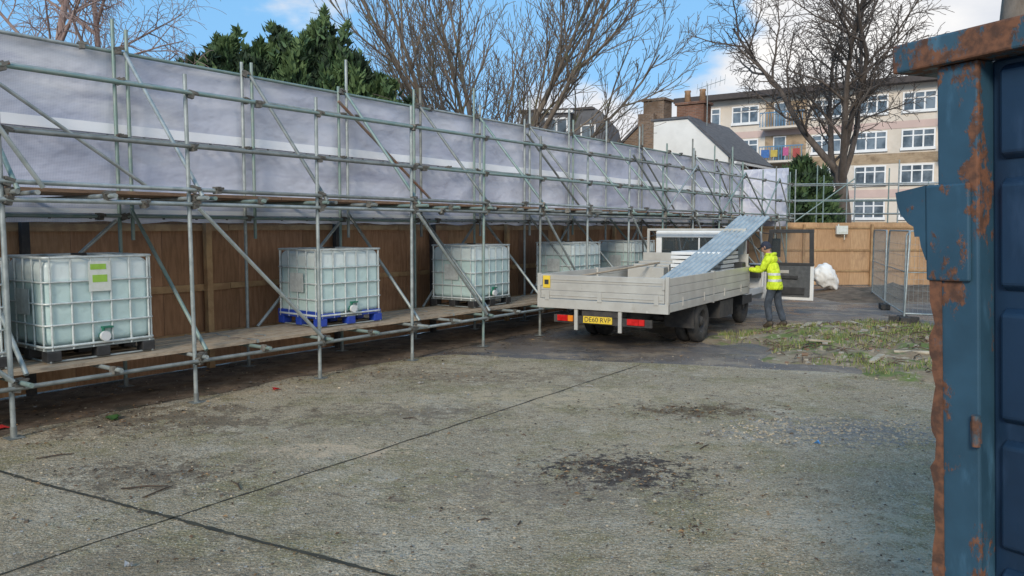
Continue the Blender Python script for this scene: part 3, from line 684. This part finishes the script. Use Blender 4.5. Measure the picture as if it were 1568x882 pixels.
# ------------------------------------------------------------------ rubble and grass heap
def mz(x,y):
    u=((x-7.4)/3.7); v=((y-13.6-(x-7.3)*-.05)/3.1); r=math.sqrt(u*u+v*v)
    h=max(0,1-r*(1+.3*noise.noise(Vector((x*.8,y*.8,4)))))
    return .26*h**.8*(1+.5*noise.noise(Vector((x*1.7,y*1.7,0))))+.05*noise.noise(Vector((x*4,y*4,0)))*min(1,h*4)-.012*(h<=0)
g=MB(); nx=120; vs=[]
for i in range(nx+1):
    for j in range(nx+1):
        x=3.2+8.4*i/nx; y=9.9+7.5*j/nx; vs.append((x,y,mz(x,y)))
g.add(vs,[(i*(nx+1)+j,(i+1)*(nx+1)+j,(i+1)*(nx+1)+j+1,i*(nx+1)+j+1) for i in range(nx) for j in range(nx)],0,True)
g.obj('rubble_mound',mat('mound_soil',(.22,.16,.1),(.3,.24,.16),2.5,.95,0,layers=(((.13,.17,.045),1.6,.48,.6),((.42,.36,.27),7,.56,.66),((.09,.07,.05),5,.56,.66)),bmp=1,bscale=22),recalc=False)
rg=random.Random(21); g=MB()
for i in range(26000):
    x=rg.uniform(3.9,11); y=rg.uniform(10.5,16.8); z=mz(x,y)
    if z<.004 or noise.noise(Vector((x*1.1,y*1.1,7)))+.4*noise.noise(Vector((x*4,y*4,7)))<(.0 if z>.05 else .1): continue
    h=rg.uniform(.03,.12); a=rg.uniform(0,6.3); d=Vector((math.cos(a),math.sin(a),0))*.007; t=Vector((rg.gauss(0,.03),rg.gauss(0,.03),h))
    p=Vector((x,y,z-.01)); g.add([p-d,p+d,p+t*.6+d*.6,p+t],[(0,1,2),(0,2,3)],rg.choice([0,0,1,1,2]))
g.obj('grass',[mat('grass_a',(.14,.22,.045),(.1,.16,.035),3,.8),mat('grass_b',(.24,.26,.08),(.17,.19,.05),3,.8),mat('grass_dry',(.42,.36,.2),(.3,.25,.13),3,.8)],recalc=False)
g=MB()
for i in range(900):
    x=rg.uniform(4.0,10.8); y=rg.uniform(10.6,17); z=mz(x,y)
    if z<.004: continue
    if rg.random()<.5:
        r=rg.uniform(.015,.06)*(1.6 if rg.random()<.05 else 1); g.cbox(Vector((x,y,z+r*.2)),(r*1.6,r,r*.8),rg.choice([0,1,1]),Matrix.Rotation(rg.uniform(0,6),4,'Z')@Matrix.Rotation(rg.uniform(-.6,.6),4,'X'))
    else:
        a=rg.uniform(0,6.3); L=rg.uniform(.1,.5); d=Vector((math.cos(a),math.sin(a),rg.uniform(-.05,.25)))*L; p=Vector((x,y,z+.02)); g.path([p-d*.5,p+Vector((.02,.02,.04)),p+d*.5],[.006,.009,.003],4,2)
for i in range(14):
    x=rg.uniform(5,9.5); y=rg.uniform(11.5,16.3); z=mz(x,y); g.cbox(Vector((x,y,z+.05)),(rg.uniform(.3,.9),.09,.03),3,Matrix.Rotation(rg.uniform(0,6),4,'Z')@Matrix.Rotation(rg.uniform(-.15,.15),4,'Y'))
p=Vector((6.0,12.2,.12)); g.path([p,p+Vector((.8,-.35,.02)),p+Vector((1.7,-.9,-.04))],[.03,.035,.025],7,3)
g.obj('rubble',[mat('brick_rubble',(.25,.15,.1),(.17,.11,.07),8,.9),mat('concrete_rubble',(.36,.32,.26),(.24,.21,.17),8,.9),mat('dead_twig',(.09,.06,.04),(.14,.1,.07),8,.9),mat('pale_log',(.45,.4,.31),(.32,.27,.2),8,.9)],recalc=False)
g=MB(); vs=[]
for i in range(41):
    for j in range(21):
        x=9.0+9*i/40; y=21.5+4.6*j/20; u=(i/20-1); v=(j/10-1); h=max(0,1-u*u)*max(0,1-v*v); vs.append((x,y,.32*h*(1+.8*noise.noise(Vector((x*1.5,y*1.5,2))))-.01*(h<=0)))
g.add(vs,[(i*21+j,(i+1)*21+j,(i+1)*21+j+1,i*21+j+1) for i in range(40) for j in range(20)],0,True)
g.obj('soil_heap',M_soil,recalc=False)

# ------------------------------------------------------------------ mesh fence panels
def heras(a,b_,tilt=0):
    a=Vector(a); b_=Vector(b_); L=(b_-a).length; ang=math.atan2((b_-a).y,(b_-a).x)
    e=empty('mesh_fence_panel',a,math.degrees(ang)); e.rotation_euler=(tilt,0,ang)
    g=MB(); r=.021
    g.path([(0,0,.12),(0,0,1.9),(.08,0,2.0),(L-.08,0,2.0),(L,0,1.9),(L,0,.12)],[r]*6,8); g.tube((0,0,.2),(L,0,.2),r,8); g.tube((0,0,1.1),(L,0,1.1),.01,6)
    g.obj('frame',M_galv,e,recalc=False)
    g=MB(); x=.08
    while x<L: g.tube((x,0,.2),(x,0,2.0),.003,3); x+=.09
    for z in (.45,.7,.95,1.2,1.45,1.7): g.tube((0,.004,z),(L,.004,z),.003,3)
    g.obj('wires',M_galv,e,recalc=False)
    g=MB(); g.box(-.3,.3,-.11,.11,.005,.14); g.obj('foot',M_rubber,e,bevel=.02)
heras((8.55,17.0,0),(9.5,19.9,0),.03); heras((9.5,19.9,0),(10.6,23.0,0)); heras((8.55,17.0,0),(11.6,15.6,0),-.08)

# ------------------------------------------------------------------ blue steel container
def bluem(name,base,lo=.56,hi=.62,light=1.5):
    m,nt,b=newmat(name)
    c=mixc(nt,noise_fac(nt,2.5,5,.35,.65),base,tuple(x*.7 for x in base))
    c=mixc(nt,noise_fac(nt,9,5,.55,.75,(1,1,.3),.6,(8,0,0)),c,tuple(min(1,x*light+.01) for x in base))
    f=noise_fac(nt,6.5,9,lo,hi,(1,1,.6),.72,(2,5,1))
    rc=mixc(nt,noise_fac(nt,30,5,.35,.65),(.2,.085,.045),(.085,.042,.028))
    c=mixc(nt,f,c,rc); nt.links.new(c,b.inputs['Base Color'])
    r=nt.nodes.new('ShaderNodeMapRange'); nt.links.new(f,r.inputs['Value']); r.inputs['To Min'].default_value=.45; r.inputs['To Max'].default_value=.9; nt.links.new(r.outputs[0],b.inputs['Roughness'])
    bump(nt,b,f,.4,.003); return m
M_blue=bluem('blue_paint_post',(.035,.09,.14),.57,.61,1.7); M_bluec=bluem('blue_paint_cap',(.04,.09,.13),.52,.57,1.6); M_blued=bluem('blue_paint_panel',(.009,.03,.068),.70,.74,1.3); M_rustp=bluem('rusty_edge',(.05,.09,.12),.4,.5)
CM=Matrix.Translation((1.35,2.3,0))@Matrix.Rotation(rad(-2.9),4,'Y')@Matrix.Rotation(rad(-60),4,'Z')
ct=empty('steel_waste_container',mt=CM)
LEN=6; WID=2.3
g=MB()
g.box(0,.118,0,.1,.12,2.515); g.box(-.118,LEN,-.03,.1,2.517,2.6,1)
g.box(-.118,-.0,.101,WID,2.517,2.6,1); g.box(-.118,LEN,WID+.001,WID+.1,2.517,2.6,1)
g.box(0,.118,WID-.1,WID,.12,2.515); g.box(.12,LEN,.012,.1,.12,.28)
g.box(-.03,.1,-.014,-.001,1.9,2.18)
g.obj('frame',[M_blue,M_bluec],ct,bevel=.01)
g=MB()
g.box(.118,LEN,.07,.085,.28,2.515)
for (z0,z1) in ((2.235,2.5),(1.868,2.19),(1.49,1.825),(1.115,1.447),(.74,1.07),(.34,.695)):
    for a,b_ in ((.15,1.9),(1.98,3.9),(3.98,LEN)): g.prism([(.0705,z0),(.0705,z1),(.045,z1-.02),(.045,z0+.02)],0,a,b_)
g.box(0,.015,.101,WID-.1,.15,2.515); g.box(0,LEN,WID-.06,WID-.04,.15,2.515); g.box(0,LEN,.1,WID,.12,.15); g.box(LEN-.02,LEN,.1,WID-.1,.15,2.5)
g.obj('panels',M_blued,ct,bevel=.008)
g=MB(); rj=random.Random(5)
pl_=[(-.125,2.165),(-.03,2.18),(-.0305,1.96),(-.045,2.0),(-.05,2.03),(-.065,2.03),(-.068,2.06),(-.085,2.07),(-.11,2.1),(-.12,2.13)]
g.prism(pl_,1,-.012,.0,0)
left=[]; z=1.96
while z>.2:
    left.append((-.008-rj.random()*.02,z)); z-=rj.uniform(.015,.07)
g.prism([(0.012,1.96)]+left+[(0.012,.2)],1,-.006,-.001,1)
g.box(.1,.128,-.016,-.0065,1.44,1.5,1); g.tube((.115,-.014,1.43),(.115,-.014,1.52),.012,8,1)
g.obj('torn_flange',[M_blue,M_rustp],ct)
g=MB()
for x in (.5,LEN-.8): 
    for y in (.2,WID-.3): g.box(x,x+.3,y,y+.15,.0,.119)
g.obj('skids',M_rustp,ct)

# ------------------------------------------------------------------ trees
def grow(g,rn,p,d,L,r,lv,P):
    nseg=P['seg'][lv]; pts=[p.copy()]; rads=[r]; q=p.copy(); dd=d.normalized(); end=P['end'][lv]
    for i in range(nseg):
        dd=(dd+Vector((rn.gauss(0,1),rn.gauss(0,1),rn.gauss(0,1)))*P['wob'][lv]+Vector((0,0,P['up'][lv]))).normalized()
        q=q+dd*(L/nseg); pts.append(q.copy()); rads.append(max(P['rmin'],r*(1-(1-end)*(i+1)/nseg)))
    g.path(pts,rads,P['side'][lv],0,False,True)
    if lv+1>=len(P['seg']): return
    n=P['n'][lv]
    n=int(n+rn.uniform(-.2,.2)*n)
    a0=rn.uniform(0,6.28)
    for k in range(n):
        t=P['st'][lv]+(1-P['st'][lv])*(k+rn.random()*.6)/n; t=min(t,.999)
        f=t*nseg; i=int(f); u=f-i; c=pts[i].lerp(pts[i+1],u); ax=(pts[i+1]-pts[i]).normalized()
        rr=(rads[i]*(1-u)+rads[i+1]*u)
        a0+=2.4+rn.uniform(-.5,.5); o=ax.orthogonal().normalized(); o=Matrix.Rotation(a0,3,ax)@o
        sp=rad(P['ang'][lv]+rn.uniform(-12,12)); nd=ax*math.cos(sp)+o*math.sin(sp)
        ln=L*P['ratio'][lv]*rn.uniform(.7,1.15)*(1-P['tap'][lv]*t)
        grow(g,rn,c,nd,ln,max(P['rmin'],min(rr*.75,r*P['rr'][lv]*rn.uniform(.8,1.1))),lv+1,P)
def tree(name,loc,seed,P,L,r,bark,lean=(0,0,1),rz=0):
    g=MB(); rn_=random.Random(seed); grow(g,rn_,Vector((0,0,-.1)),Vector(lean),L,r,0,P)
    o=g.obj(name,bark,recalc=False); o.location=loc; o.rotation_euler=(0,0,rz); return o
M_bark=mat('bark_grey_brown',(.14,.11,.085),(.22,.18,.145),5,.9,0,(1,1,.4),bmp=.3,layers=(((.12,.14,.06),2,.55,.7),))
M_bark2=mat('bark_dark',(.09,.072,.06),(.14,.115,.1),5,.9,0,(1,1,.4),bmp=.3)
M_bark3=mat('bark_birch',(.24,.16,.14),(.36,.27,.24),4,.85,0,(1,1,.4))
PA=dict(seg=[4,8,6,5,4],wob=[.03,.05,.06,.08,.1],up=[0,.06,.11,.1,.06],side=[9,7,5,3,3],end=[.75,.25,.3,.4,.5],n=[13,11,8,6],st=[.5,.14,.15,.15],ang=[44,30,28,30],ratio=[2.2,.5,.5,.5],tap=[0,.4,.3,.3],rr=[.28,.38,.5,.6],rmin=.0085)
tree('bare_tree',(-.9,24.5,0),4,PA,3.7,.36,M_bark)
PB=dict(seg=[5,7,6,5,4],wob=[.03,.11,.13,.14,.16],up=[0,.07,.05,.03,.0],side=[10,7,5,3,3],end=[.8,.3,.3,.4,.5],n=[7,12,11,8],st=[.75,.22,.15,.15],ang=[34,46,46,45],ratio=[1.65,.5,.48,.48],tap=[0,.3,.3,.3],rr=[.52,.38,.45,.55],rmin=.0115)
tree('bare_tree',(15.4,36,0),12,PB,5.0,.33,M_bark2)
PC=dict(seg=[8,6,6,6],wob=[.04,.09,.12,.08],up=[0,.03,-.06,-.2],side=[8,5,4,3],end=[.25,.3,.3,.5],n=[24,10,9],st=[.25,.2,.2],ang=[50,42,40],ratio=[.42,.5,.6],tap=[.5,.3,.2],rr=[.35,.45,.5],rmin=.0055)
tree('birch_tree',(-10.2,16.5,0),8,PC,10.5,.14,M_bark3,(.02,0,1))
tree('birch_tree',(-11.6,21.5,0),18,PC,10.5,.15,M_bark3,(.05,0,1))
tree('plane_tree',(7.75,12.3,0),31,dict(PB,n=[5,6,5,4]),7.5,.42,M_bark)
def leafm(name,a,b_): return mat(name,a,b_,1.5,.75,0)
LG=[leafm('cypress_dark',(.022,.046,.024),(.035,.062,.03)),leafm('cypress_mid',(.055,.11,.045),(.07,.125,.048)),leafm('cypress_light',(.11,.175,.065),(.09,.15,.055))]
def cypress(name,loc,seed,cones,dens=1.0,leafs=.1):
    rn_=random.Random(seed); g=MB()
    g.path([(0,0,0),(.05,0,2),(0,.05,4)],[.16,.13,.08],8,3)
    for (cx,cy,z0,z1,R_) in cones:
        H=z1-z0; n=int(2000*H*R_*dens)
        g.path([(cx*.6,cy*.6,.8),(cx,cy,z0+.5*H),(cx,cy,z1-.1)],[.06,.04,.012],5,3)
        plumes=[(rn_.uniform(0,6.28),rn_.uniform(.3,.95),rn_.uniform(.25,.6)) for _ in range(9)]
        for i in range(n):
            f=rn_.random()**.9; z=z0+H*f; a=rn_.uniform(0,6.283)
            prof=(1-f)**.5
            bumpy=1+.7*noise.noise(Vector((math.cos(a)*2+cx*3,math.sin(a)*2+seed,z*1.5)))+.5*noise.noise(Vector((math.cos(a)*5,math.sin(a)*5+seed,z*3.5+cx)))
            q=1-abs(rn_.gauss(0,.22)); rr=R_*prof*bumpy*max(.1,q)
            p=Vector((cx+math.cos(a)*rr,cy+math.sin(a)*rr,z+.2*noise.noise(Vector((a*3,z,cx)))))
            if rn_.random()<.16:
                pa,pf,plh=rn_.choice(plumes); t=rn_.random(); zb_=z0+H*pf; r0=R_*(1-pf)**.5*.85
                w_=.13*(1-t)+.02
                p=Vector((cx+math.cos(pa)*(r0+t*.12)+rn_.gauss(0,w_),cy+math.sin(pa)*(r0+t*.12)+rn_.gauss(0,w_),zb_+t*plh*1.3))
            out=Vector((math.cos(a),math.sin(a),0)); up=(out*rn_.uniform(.2,1)+Vector((rn_.gauss(0,.35),rn_.gauss(0,.35),rn_.uniform(.3,1.4)))).normalized()
            sd=up.cross(Vector((rn_.gauss(0,1),rn_.gauss(0,1),rn_.gauss(0,1)))).normalized(); s=leafs*rn_.uniform(.6,1.6)
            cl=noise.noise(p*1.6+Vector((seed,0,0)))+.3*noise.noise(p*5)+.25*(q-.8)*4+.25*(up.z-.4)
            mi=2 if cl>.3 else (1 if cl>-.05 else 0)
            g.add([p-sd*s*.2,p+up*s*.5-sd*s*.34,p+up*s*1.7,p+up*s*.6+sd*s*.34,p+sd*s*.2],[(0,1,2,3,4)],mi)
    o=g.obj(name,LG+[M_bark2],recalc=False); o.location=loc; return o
cypress('cypress_tree',(-7.5,20,0),2,[(-.95,.1,2.5,5.6,.7),(-.5,.2,2.5,6.3,.8),(0,-.2,2.5,6.1,.9),(.35,.1,2.5,6.7,.75),(.8,.2,2.5,6.3,.8),(.1,.5,3,6.8,.7),(-1.3,0,2.5,4.9,.6)])
cypress('cypress_tree',(-5.6,20.3,0),5,[(-.8,0,2.5,6.6,.85),(-.3,.2,2.5,7.0,.75),(.2,-.2,2.5,6.6,.9),(.6,.2,2.5,7.2,.75),(1.1,0,2.5,6.7,.85),(1.6,.1,2.5,6.2,.8)])
cypress('cypress_tree',(-3.5,20.0,0),9,[(-.4,0,2.5,6.3,.8),(.1,.2,2.5,5.8,.85),(.6,0,2.3,5.1,.85),(1.1,0,2.3,4.6,.7)],.8)
cypress('holly_bush',(12.3,33.5,0),14,[(0,0,.5,4.9,1.3),(.9,.2,.5,4.3,.9),(-.8,0,.5,4.2,.8)],.55,.16)

# ------------------------------------------------------------------ buildings
def brickmat(name,c1,c2,mort,sc=1,axes='XZ'):
    m,nt,b=newmat(name)
    tc=nt.nodes.new('ShaderNodeTexCoord'); sp=nt.nodes.new('ShaderNodeSeparateXYZ'); cb=nt.nodes.new('ShaderNodeCombineXYZ'); nt.links.new(tc.outputs['Object'],sp.inputs[0])
    ad=nt.nodes.new('ShaderNodeMath'); ad.operation='ADD'; nt.links.new(sp.outputs['X'],ad.inputs[0]); nt.links.new(sp.outputs['Y'],ad.inputs[1])
    nt.links.new(ad.outputs[0],cb.inputs['X']); nt.links.new(sp.outputs['Z'],cb.inputs['Y'])
    br_=nt.nodes.new('ShaderNodeTexBrick'); br_.inputs['Scale'].default_value=1; br_.inputs['Brick Width'].default_value=.225*sc; br_.inputs['Row Height'].default_value=.075*sc; br_.inputs['Mortar Size'].default_value=.009*sc
    br_.inputs['Color1'].default_value=c4(c1); br_.inputs['Color2'].default_value=c4(c2); br_.inputs['Mortar'].default_value=c4(mort)
    nt.links.new(cb.outputs[0],br_.inputs['Vector'])
    col=mixc(nt,noise_fac(nt,1.2,5,.45,.7),br_.outputs['Color'],tuple(x*.5 for x in c1))
    nt.links.new(col,b.inputs['Base Color']); b.inputs['Roughness'].default_value=.9; return m
M_brick=brickmat('stock_brick',(.24,.155,.1),(.14,.09,.065),(.24,.21,.175)); M_rbrick=brickmat('red_brick',(.24,.11,.07),(.155,.075,.05),(.22,.18,.15)); M_ybrick=brickmat('yellow_brick',(.42,.3,.19),(.34,.24,.14),(.34,.29,.23))
M_rend=mat('white_render',(.8,.8,.78),(.72,.72,.7),1,.8,0,layers=(((.6,.58,.54),.9,.6,.9),))
M_slate=mat('slate_roof',(.07,.073,.085),(.12,.12,.13),3,.6,0,(1,1,4),bmp=.5,bscale=8)
M_grey=mat('grey_cladding',(.07,.075,.09),(.1,.105,.12),2,.6,0)
M_cream=mat('cream_render',(.68,.61,.53),(.6,.53,.45),.6,.85,0,layers=(((.5,.45,.38),.5,.5,.8),)); M_pink=mat('pink_render',(.6,.45,.4),(.53,.4,.36),.6,.85)
M_frame=mat('white_window_frame',(.8,.8,.8),(.74,.74,.74),3,.5); M_fascia=mat('dark_fascia',(.07,.055,.05),(.05,.04,.04),2,.7); M_terra=mat('terracotta',(.4,.25,.15),(.3,.18,.1),5,.8); M_railb=mat('blue_rail',(.1,.25,.4),(.08,.2,.35),5,.5)
bm=bmesh.new(); bmesh.ops.create_icosphere(bm,subdivisions=4,radius=.5)
for v in bm.verts:
    n=v.co.normalized(); d=.35*abs(noise.noise(n*2.2))+.1*noise.noise(n*5); v.co=Vector((n.x*.36,n.y*.3,n.z*.36))*(1+d)
    if v.co.x>.05: v.co.z-=.9*(v.co.x-.05)
me=bpy.data.meshes.new('rubble_sack'); bm.to_mesh(me); bm.free(); me.materials.append(M_rend)
for p in me.polygons: p.use_smooth=True
o=bpy.data.objects.new('rubble_sack',me); COL.objects.link(o); o.location=(9.95,24.8,.56)
def window(g,x0,x1,z0,z1,y,n=2,fm=0,gm=1,t=.07,mid=None):
    g.box(x0,x1,y-.02,y-.004,z0,z1,gm)
    g.box(x0-t,x0,y-.06,y-.002,z0-t,z1+t,fm); g.box(x1,x1+t,y-.06,y-.002,z0-t,z1+t,fm); g.box(x0,x1,y-.06,y-.002,z1,z1+t,fm); g.box(x0-t*1.5,x1+t*1.5,y-.12,y-.003,z0-t*2,z0-t*.01,fm)
    for k in range(1,n):
        x=x0+(x1-x0)*k/n; g.box(x-t*.5,x+t*.5,y-.05,y-.0205,z0,z1,fm)
    if mid: g.box(x0,x1,y-.045,y-.021,z0+(z1-z0)*mid-t*.4,z0+(z1-z0)*mid+t*.4,fm)
fl=empty('apartment_block',(13.9,64,0),-34)
FL=44; g=MB()
g.box(0,FL,0,11,0,12.0,0)
for z0,z1,mi in ((9.0,9.5,2),(6.6,7.3,1),(4.25,4.8,2),(1.8,2.5,1)): g.box(-.03,FL+.03,-.03,-.0,z0,z1,mi)
g.box(-.6,FL+.6,-.9,11.8,12.0,12.35,3); g.box(-.6,FL+.6,-.8,11.8,12.352,12.42,3)
g.obj('walls',[M_cream,M_ybrick,M_pink,M_fascia],fl)
g=MB()
i=0; x=1.0
while x<FL-3:
    for zc in (10.75,8.2,5.8,3.4):
        if i%4==2: continue
        window(g,x,x+1.9,zc-.55,zc+.6,-.03,3,mid=.7,t=.1)
    i+=1; x+=3.0
g.obj('windows',[M_frame,M_win],fl)
g=MB(); i=0; x=1.0
while x<FL-3:
    if i%4==2:
        for zc in (10.7,8.2,5.8,3.4):
            g.box(x-.5,x+2.5,-.05,-.032,zc-1.1,zc+.85,2)
            g.box(x-.6,x+2.6,-1.2,-.051,zc-1.25,zc-1.1,0); 
            for k in range(16): g.box(x-.6+k*.205,x-.56+k*.205,-1.2,-1.16,zc-1.1,zc-.1,1)
            g.box(x-.6,x+2.6,-1.22,-1.15,zc-.1,zc-.03,1)
            window(g,x+.2,x+1.0,zc-1.05,zc+.7,-.05,1,3,4)
    i+=1; x+=3.0
g.obj('balconies',[M_cream,M_railb,M_ybrick,M_frame,M_win],fl)
g=MB()
for (x,w_,z,h,mi) in ((6.6,.6,7.3,.6,0),(7.3,.5,7.35,.5,1),(8.2,.4,7.4,.6,2),(8.9,.5,7.2,.7,3)): g.box(x,x+w_,-1.34,-1.3,z,z+h,mi)
g.obj('laundry',[mat('cloth_blue',(.05,.15,.4)),mat('cloth_yellow',(.55,.42,.08)),mat('cloth_pink',(.5,.1,.25)),mat('cloth_red',(.4,.07,.06))],fl)
g=MB()
for x in (14,22,30): g.box(x,x+.45,4,4.8,12.42,13.1,0)
g.obj('roof_plant',M_rbrick,fl)
hs_=empty('brick_house',(7.8,36,0),-36)
g=MB()
g.prism([(-1.5,0),(2.1,0),(2.1,5.35),(0.3,7.0),(-1.5,7.0)],1,0,5.2,0)
window(g,-.25,.75,4.1,5.0,0,2,1,2,.06,.5)
g.obj('white_wing',[M_rend,M_frame,M_win],hs_)
g=MB(); g.box(2.101,2.15,.4,5.1,0,5.3,0)
g.obj('side_wall',M_rbrick,hs_)
g=MB(); 
def W(g,x0,y,z0,z1):
    g.box(x0,x0+.03,y,y+1.2,z0,z1,1); g.box(x0,x0+.07,y-.08,y,z0,z1,0); g.box(x0,x0+.07,y+1.2,y+1.28,z0,z1,0); g.box(x0,x0+.07,y-.08,y+1.28,z1,z1+.08,0); g.box(x0,x0+.1,y-.12,y+1.32,z0-.12,z0,0); g.box(x0,x0+.06,y+.58,y+.64,z0,z1,0)
W(g,2.151,1.0,3.9,5.0); W(g,2.151,3.1,3.9,5.0)
g.obj('side_windows',[M_frame,M_win],hs_)
g=MB(); g.prism([(0.2,7.01),(.22,7.12),(2.5,5.05),(2.45,4.92)],1,-.08,5.0,0); g.box(-1.6,.22,-.08,5.0,7.01,7.1,0); g.box(2.4,2.52,-.1,5.0,4.88,4.98,1)
g.obj('slate_roof',[M_slate,M_frame],hs_)
g=MB(); g.prism([(-4.3,0),(-1.502,0),(-1.502,7.35),(-1.9,7.35),(-4.3,5.2)],1,.15,.5,0)
g.prism([(-4.2,0),(-1.51,0),(-1.51,7.1),(-2.0,7.1),(-4.2,5.1)],1,.5,8,0)
g.box(-2.3,-1.51,-.02,.14,5.4,7.4,0)
g.obj('brick_walls',M_brick,hs_)
g=MB(); g.prism([(-4.4,5.22),(-4.4,5.08),(-1.9,7.22),(-1.9,7.36)],1,.05,8.1,0); g.box(-4.5,-2.2,5,8,6.2,7.9,1)
g.obj('rear_roof',[M_slate,M_grey],hs_)
g=MB(); g.box(-2.2,-1.15,.3,1.2,6.6,8.0,0); g.box(-2.28,-1.07,.22,1.28,8.001,8.12,0); g.box(-1.0,.35,1.4,2.3,6.6,7.85,1); g.box(-1.08,.43,1.32,2.38,7.851,7.98,1)
g.obj('chimney_stacks',[M_brick,M_rbrick],hs_,bevel=.02)
g=MB()
for x,y,z in ((-.65,1.85,7.98),(.1,1.85,7.98)): g.lathe([(z,.0),(z,.17),(z+.5,.13),(z+.55,.16),(z+.6,.15),(z+.6,.0)],(x,y,0),2,12)
g.obj('chimney_pots',M_terra,hs_)
g=MB(); g.tube((.6,1.2,6.4),(.6,1.2,8.7),.02,6); g.tube((.1,1.2,8.5),(1.5,1.0,8.75),.012,5)
for k in range(7): 
    f=k/6; c=Vector((.1,1.2,8.5)).lerp(Vector((1.5,1.0,8.75)),f); g.tube(c+Vector((-.02,0,-.22)),c+Vector((.02,0,.22)),.008,4)
g.obj('tv_aerial',M_galv,hs_,recalc=False)
mh=empty('mansard_house',(.45,33,0),-14)
g=MB(); g.box(0,3.6,0,6,0,5.0,0); g.obj('walls',M_brick,mh)
g=MB(); g.prism([(-.1,5.001),(3.75,5.001),(3.3,6.75),(2.9,7.0),(.3,6.85),(-.1,6.6)],1,-.05,6.1,0)
g.box(-.2,3.0,-.12,6.1,6.87,6.95,1) ; g.obj('mansard_roof',[M_grey,M_fascia],mh)
g=MB(); g.box(.95,2.1,-.5,-.06,4.9,6.7,2); window(g,1.12,1.93,5.2,6.45,-.501,2,0,1,.07,.5); g.box(.85,2.2,-.62,-.06,6.701,6.8,0); window(g,2.5,3.0,5.4,6.2,-.06,1,0,1,.06); window(g,.2,.65,5.4,6.2,-.06,1,0,1,.06)
g.obj('dormer',[M_frame,M_win,M_grey],mh)
g=MB()
for i,x in enumerate((-3.2,-1.2,0.2,1.6,3.0)): g.tube((x,-1.2,0),(x,-1.2,6.3),.03,6)
g.tube((-3.3,-1.2,5.6),(3.2,-1.2,5.6),.03,6); g.tube((-3.3,-1.2,4.8),(3.2,-1.2,4.8),.03,6)
g.obj('roof_access_tubes',M_galv,mh)
sf=empty('access_scaffold',(10.6,29.5,0),-10)
g=MB()
for x in (0,1.0,2.1,3.6,5.0):
    for y in (0,1.2): g.tube((x,y,0),(x,y,4.1+rs.uniform(-.3,.5)),RT,8,rs.choice([0,1]))
for z in (2.6,3.1,3.7):
    for y in (0,1.2): g.tube((-.3,y,z),(5.2,y,z),RT,8,rs.choice([0,1,2]))
g.tube((0,0,2.3),(2.1,0,3.9),RT,8,1)
g.obj('tubes',TM,sf,recalc=False)
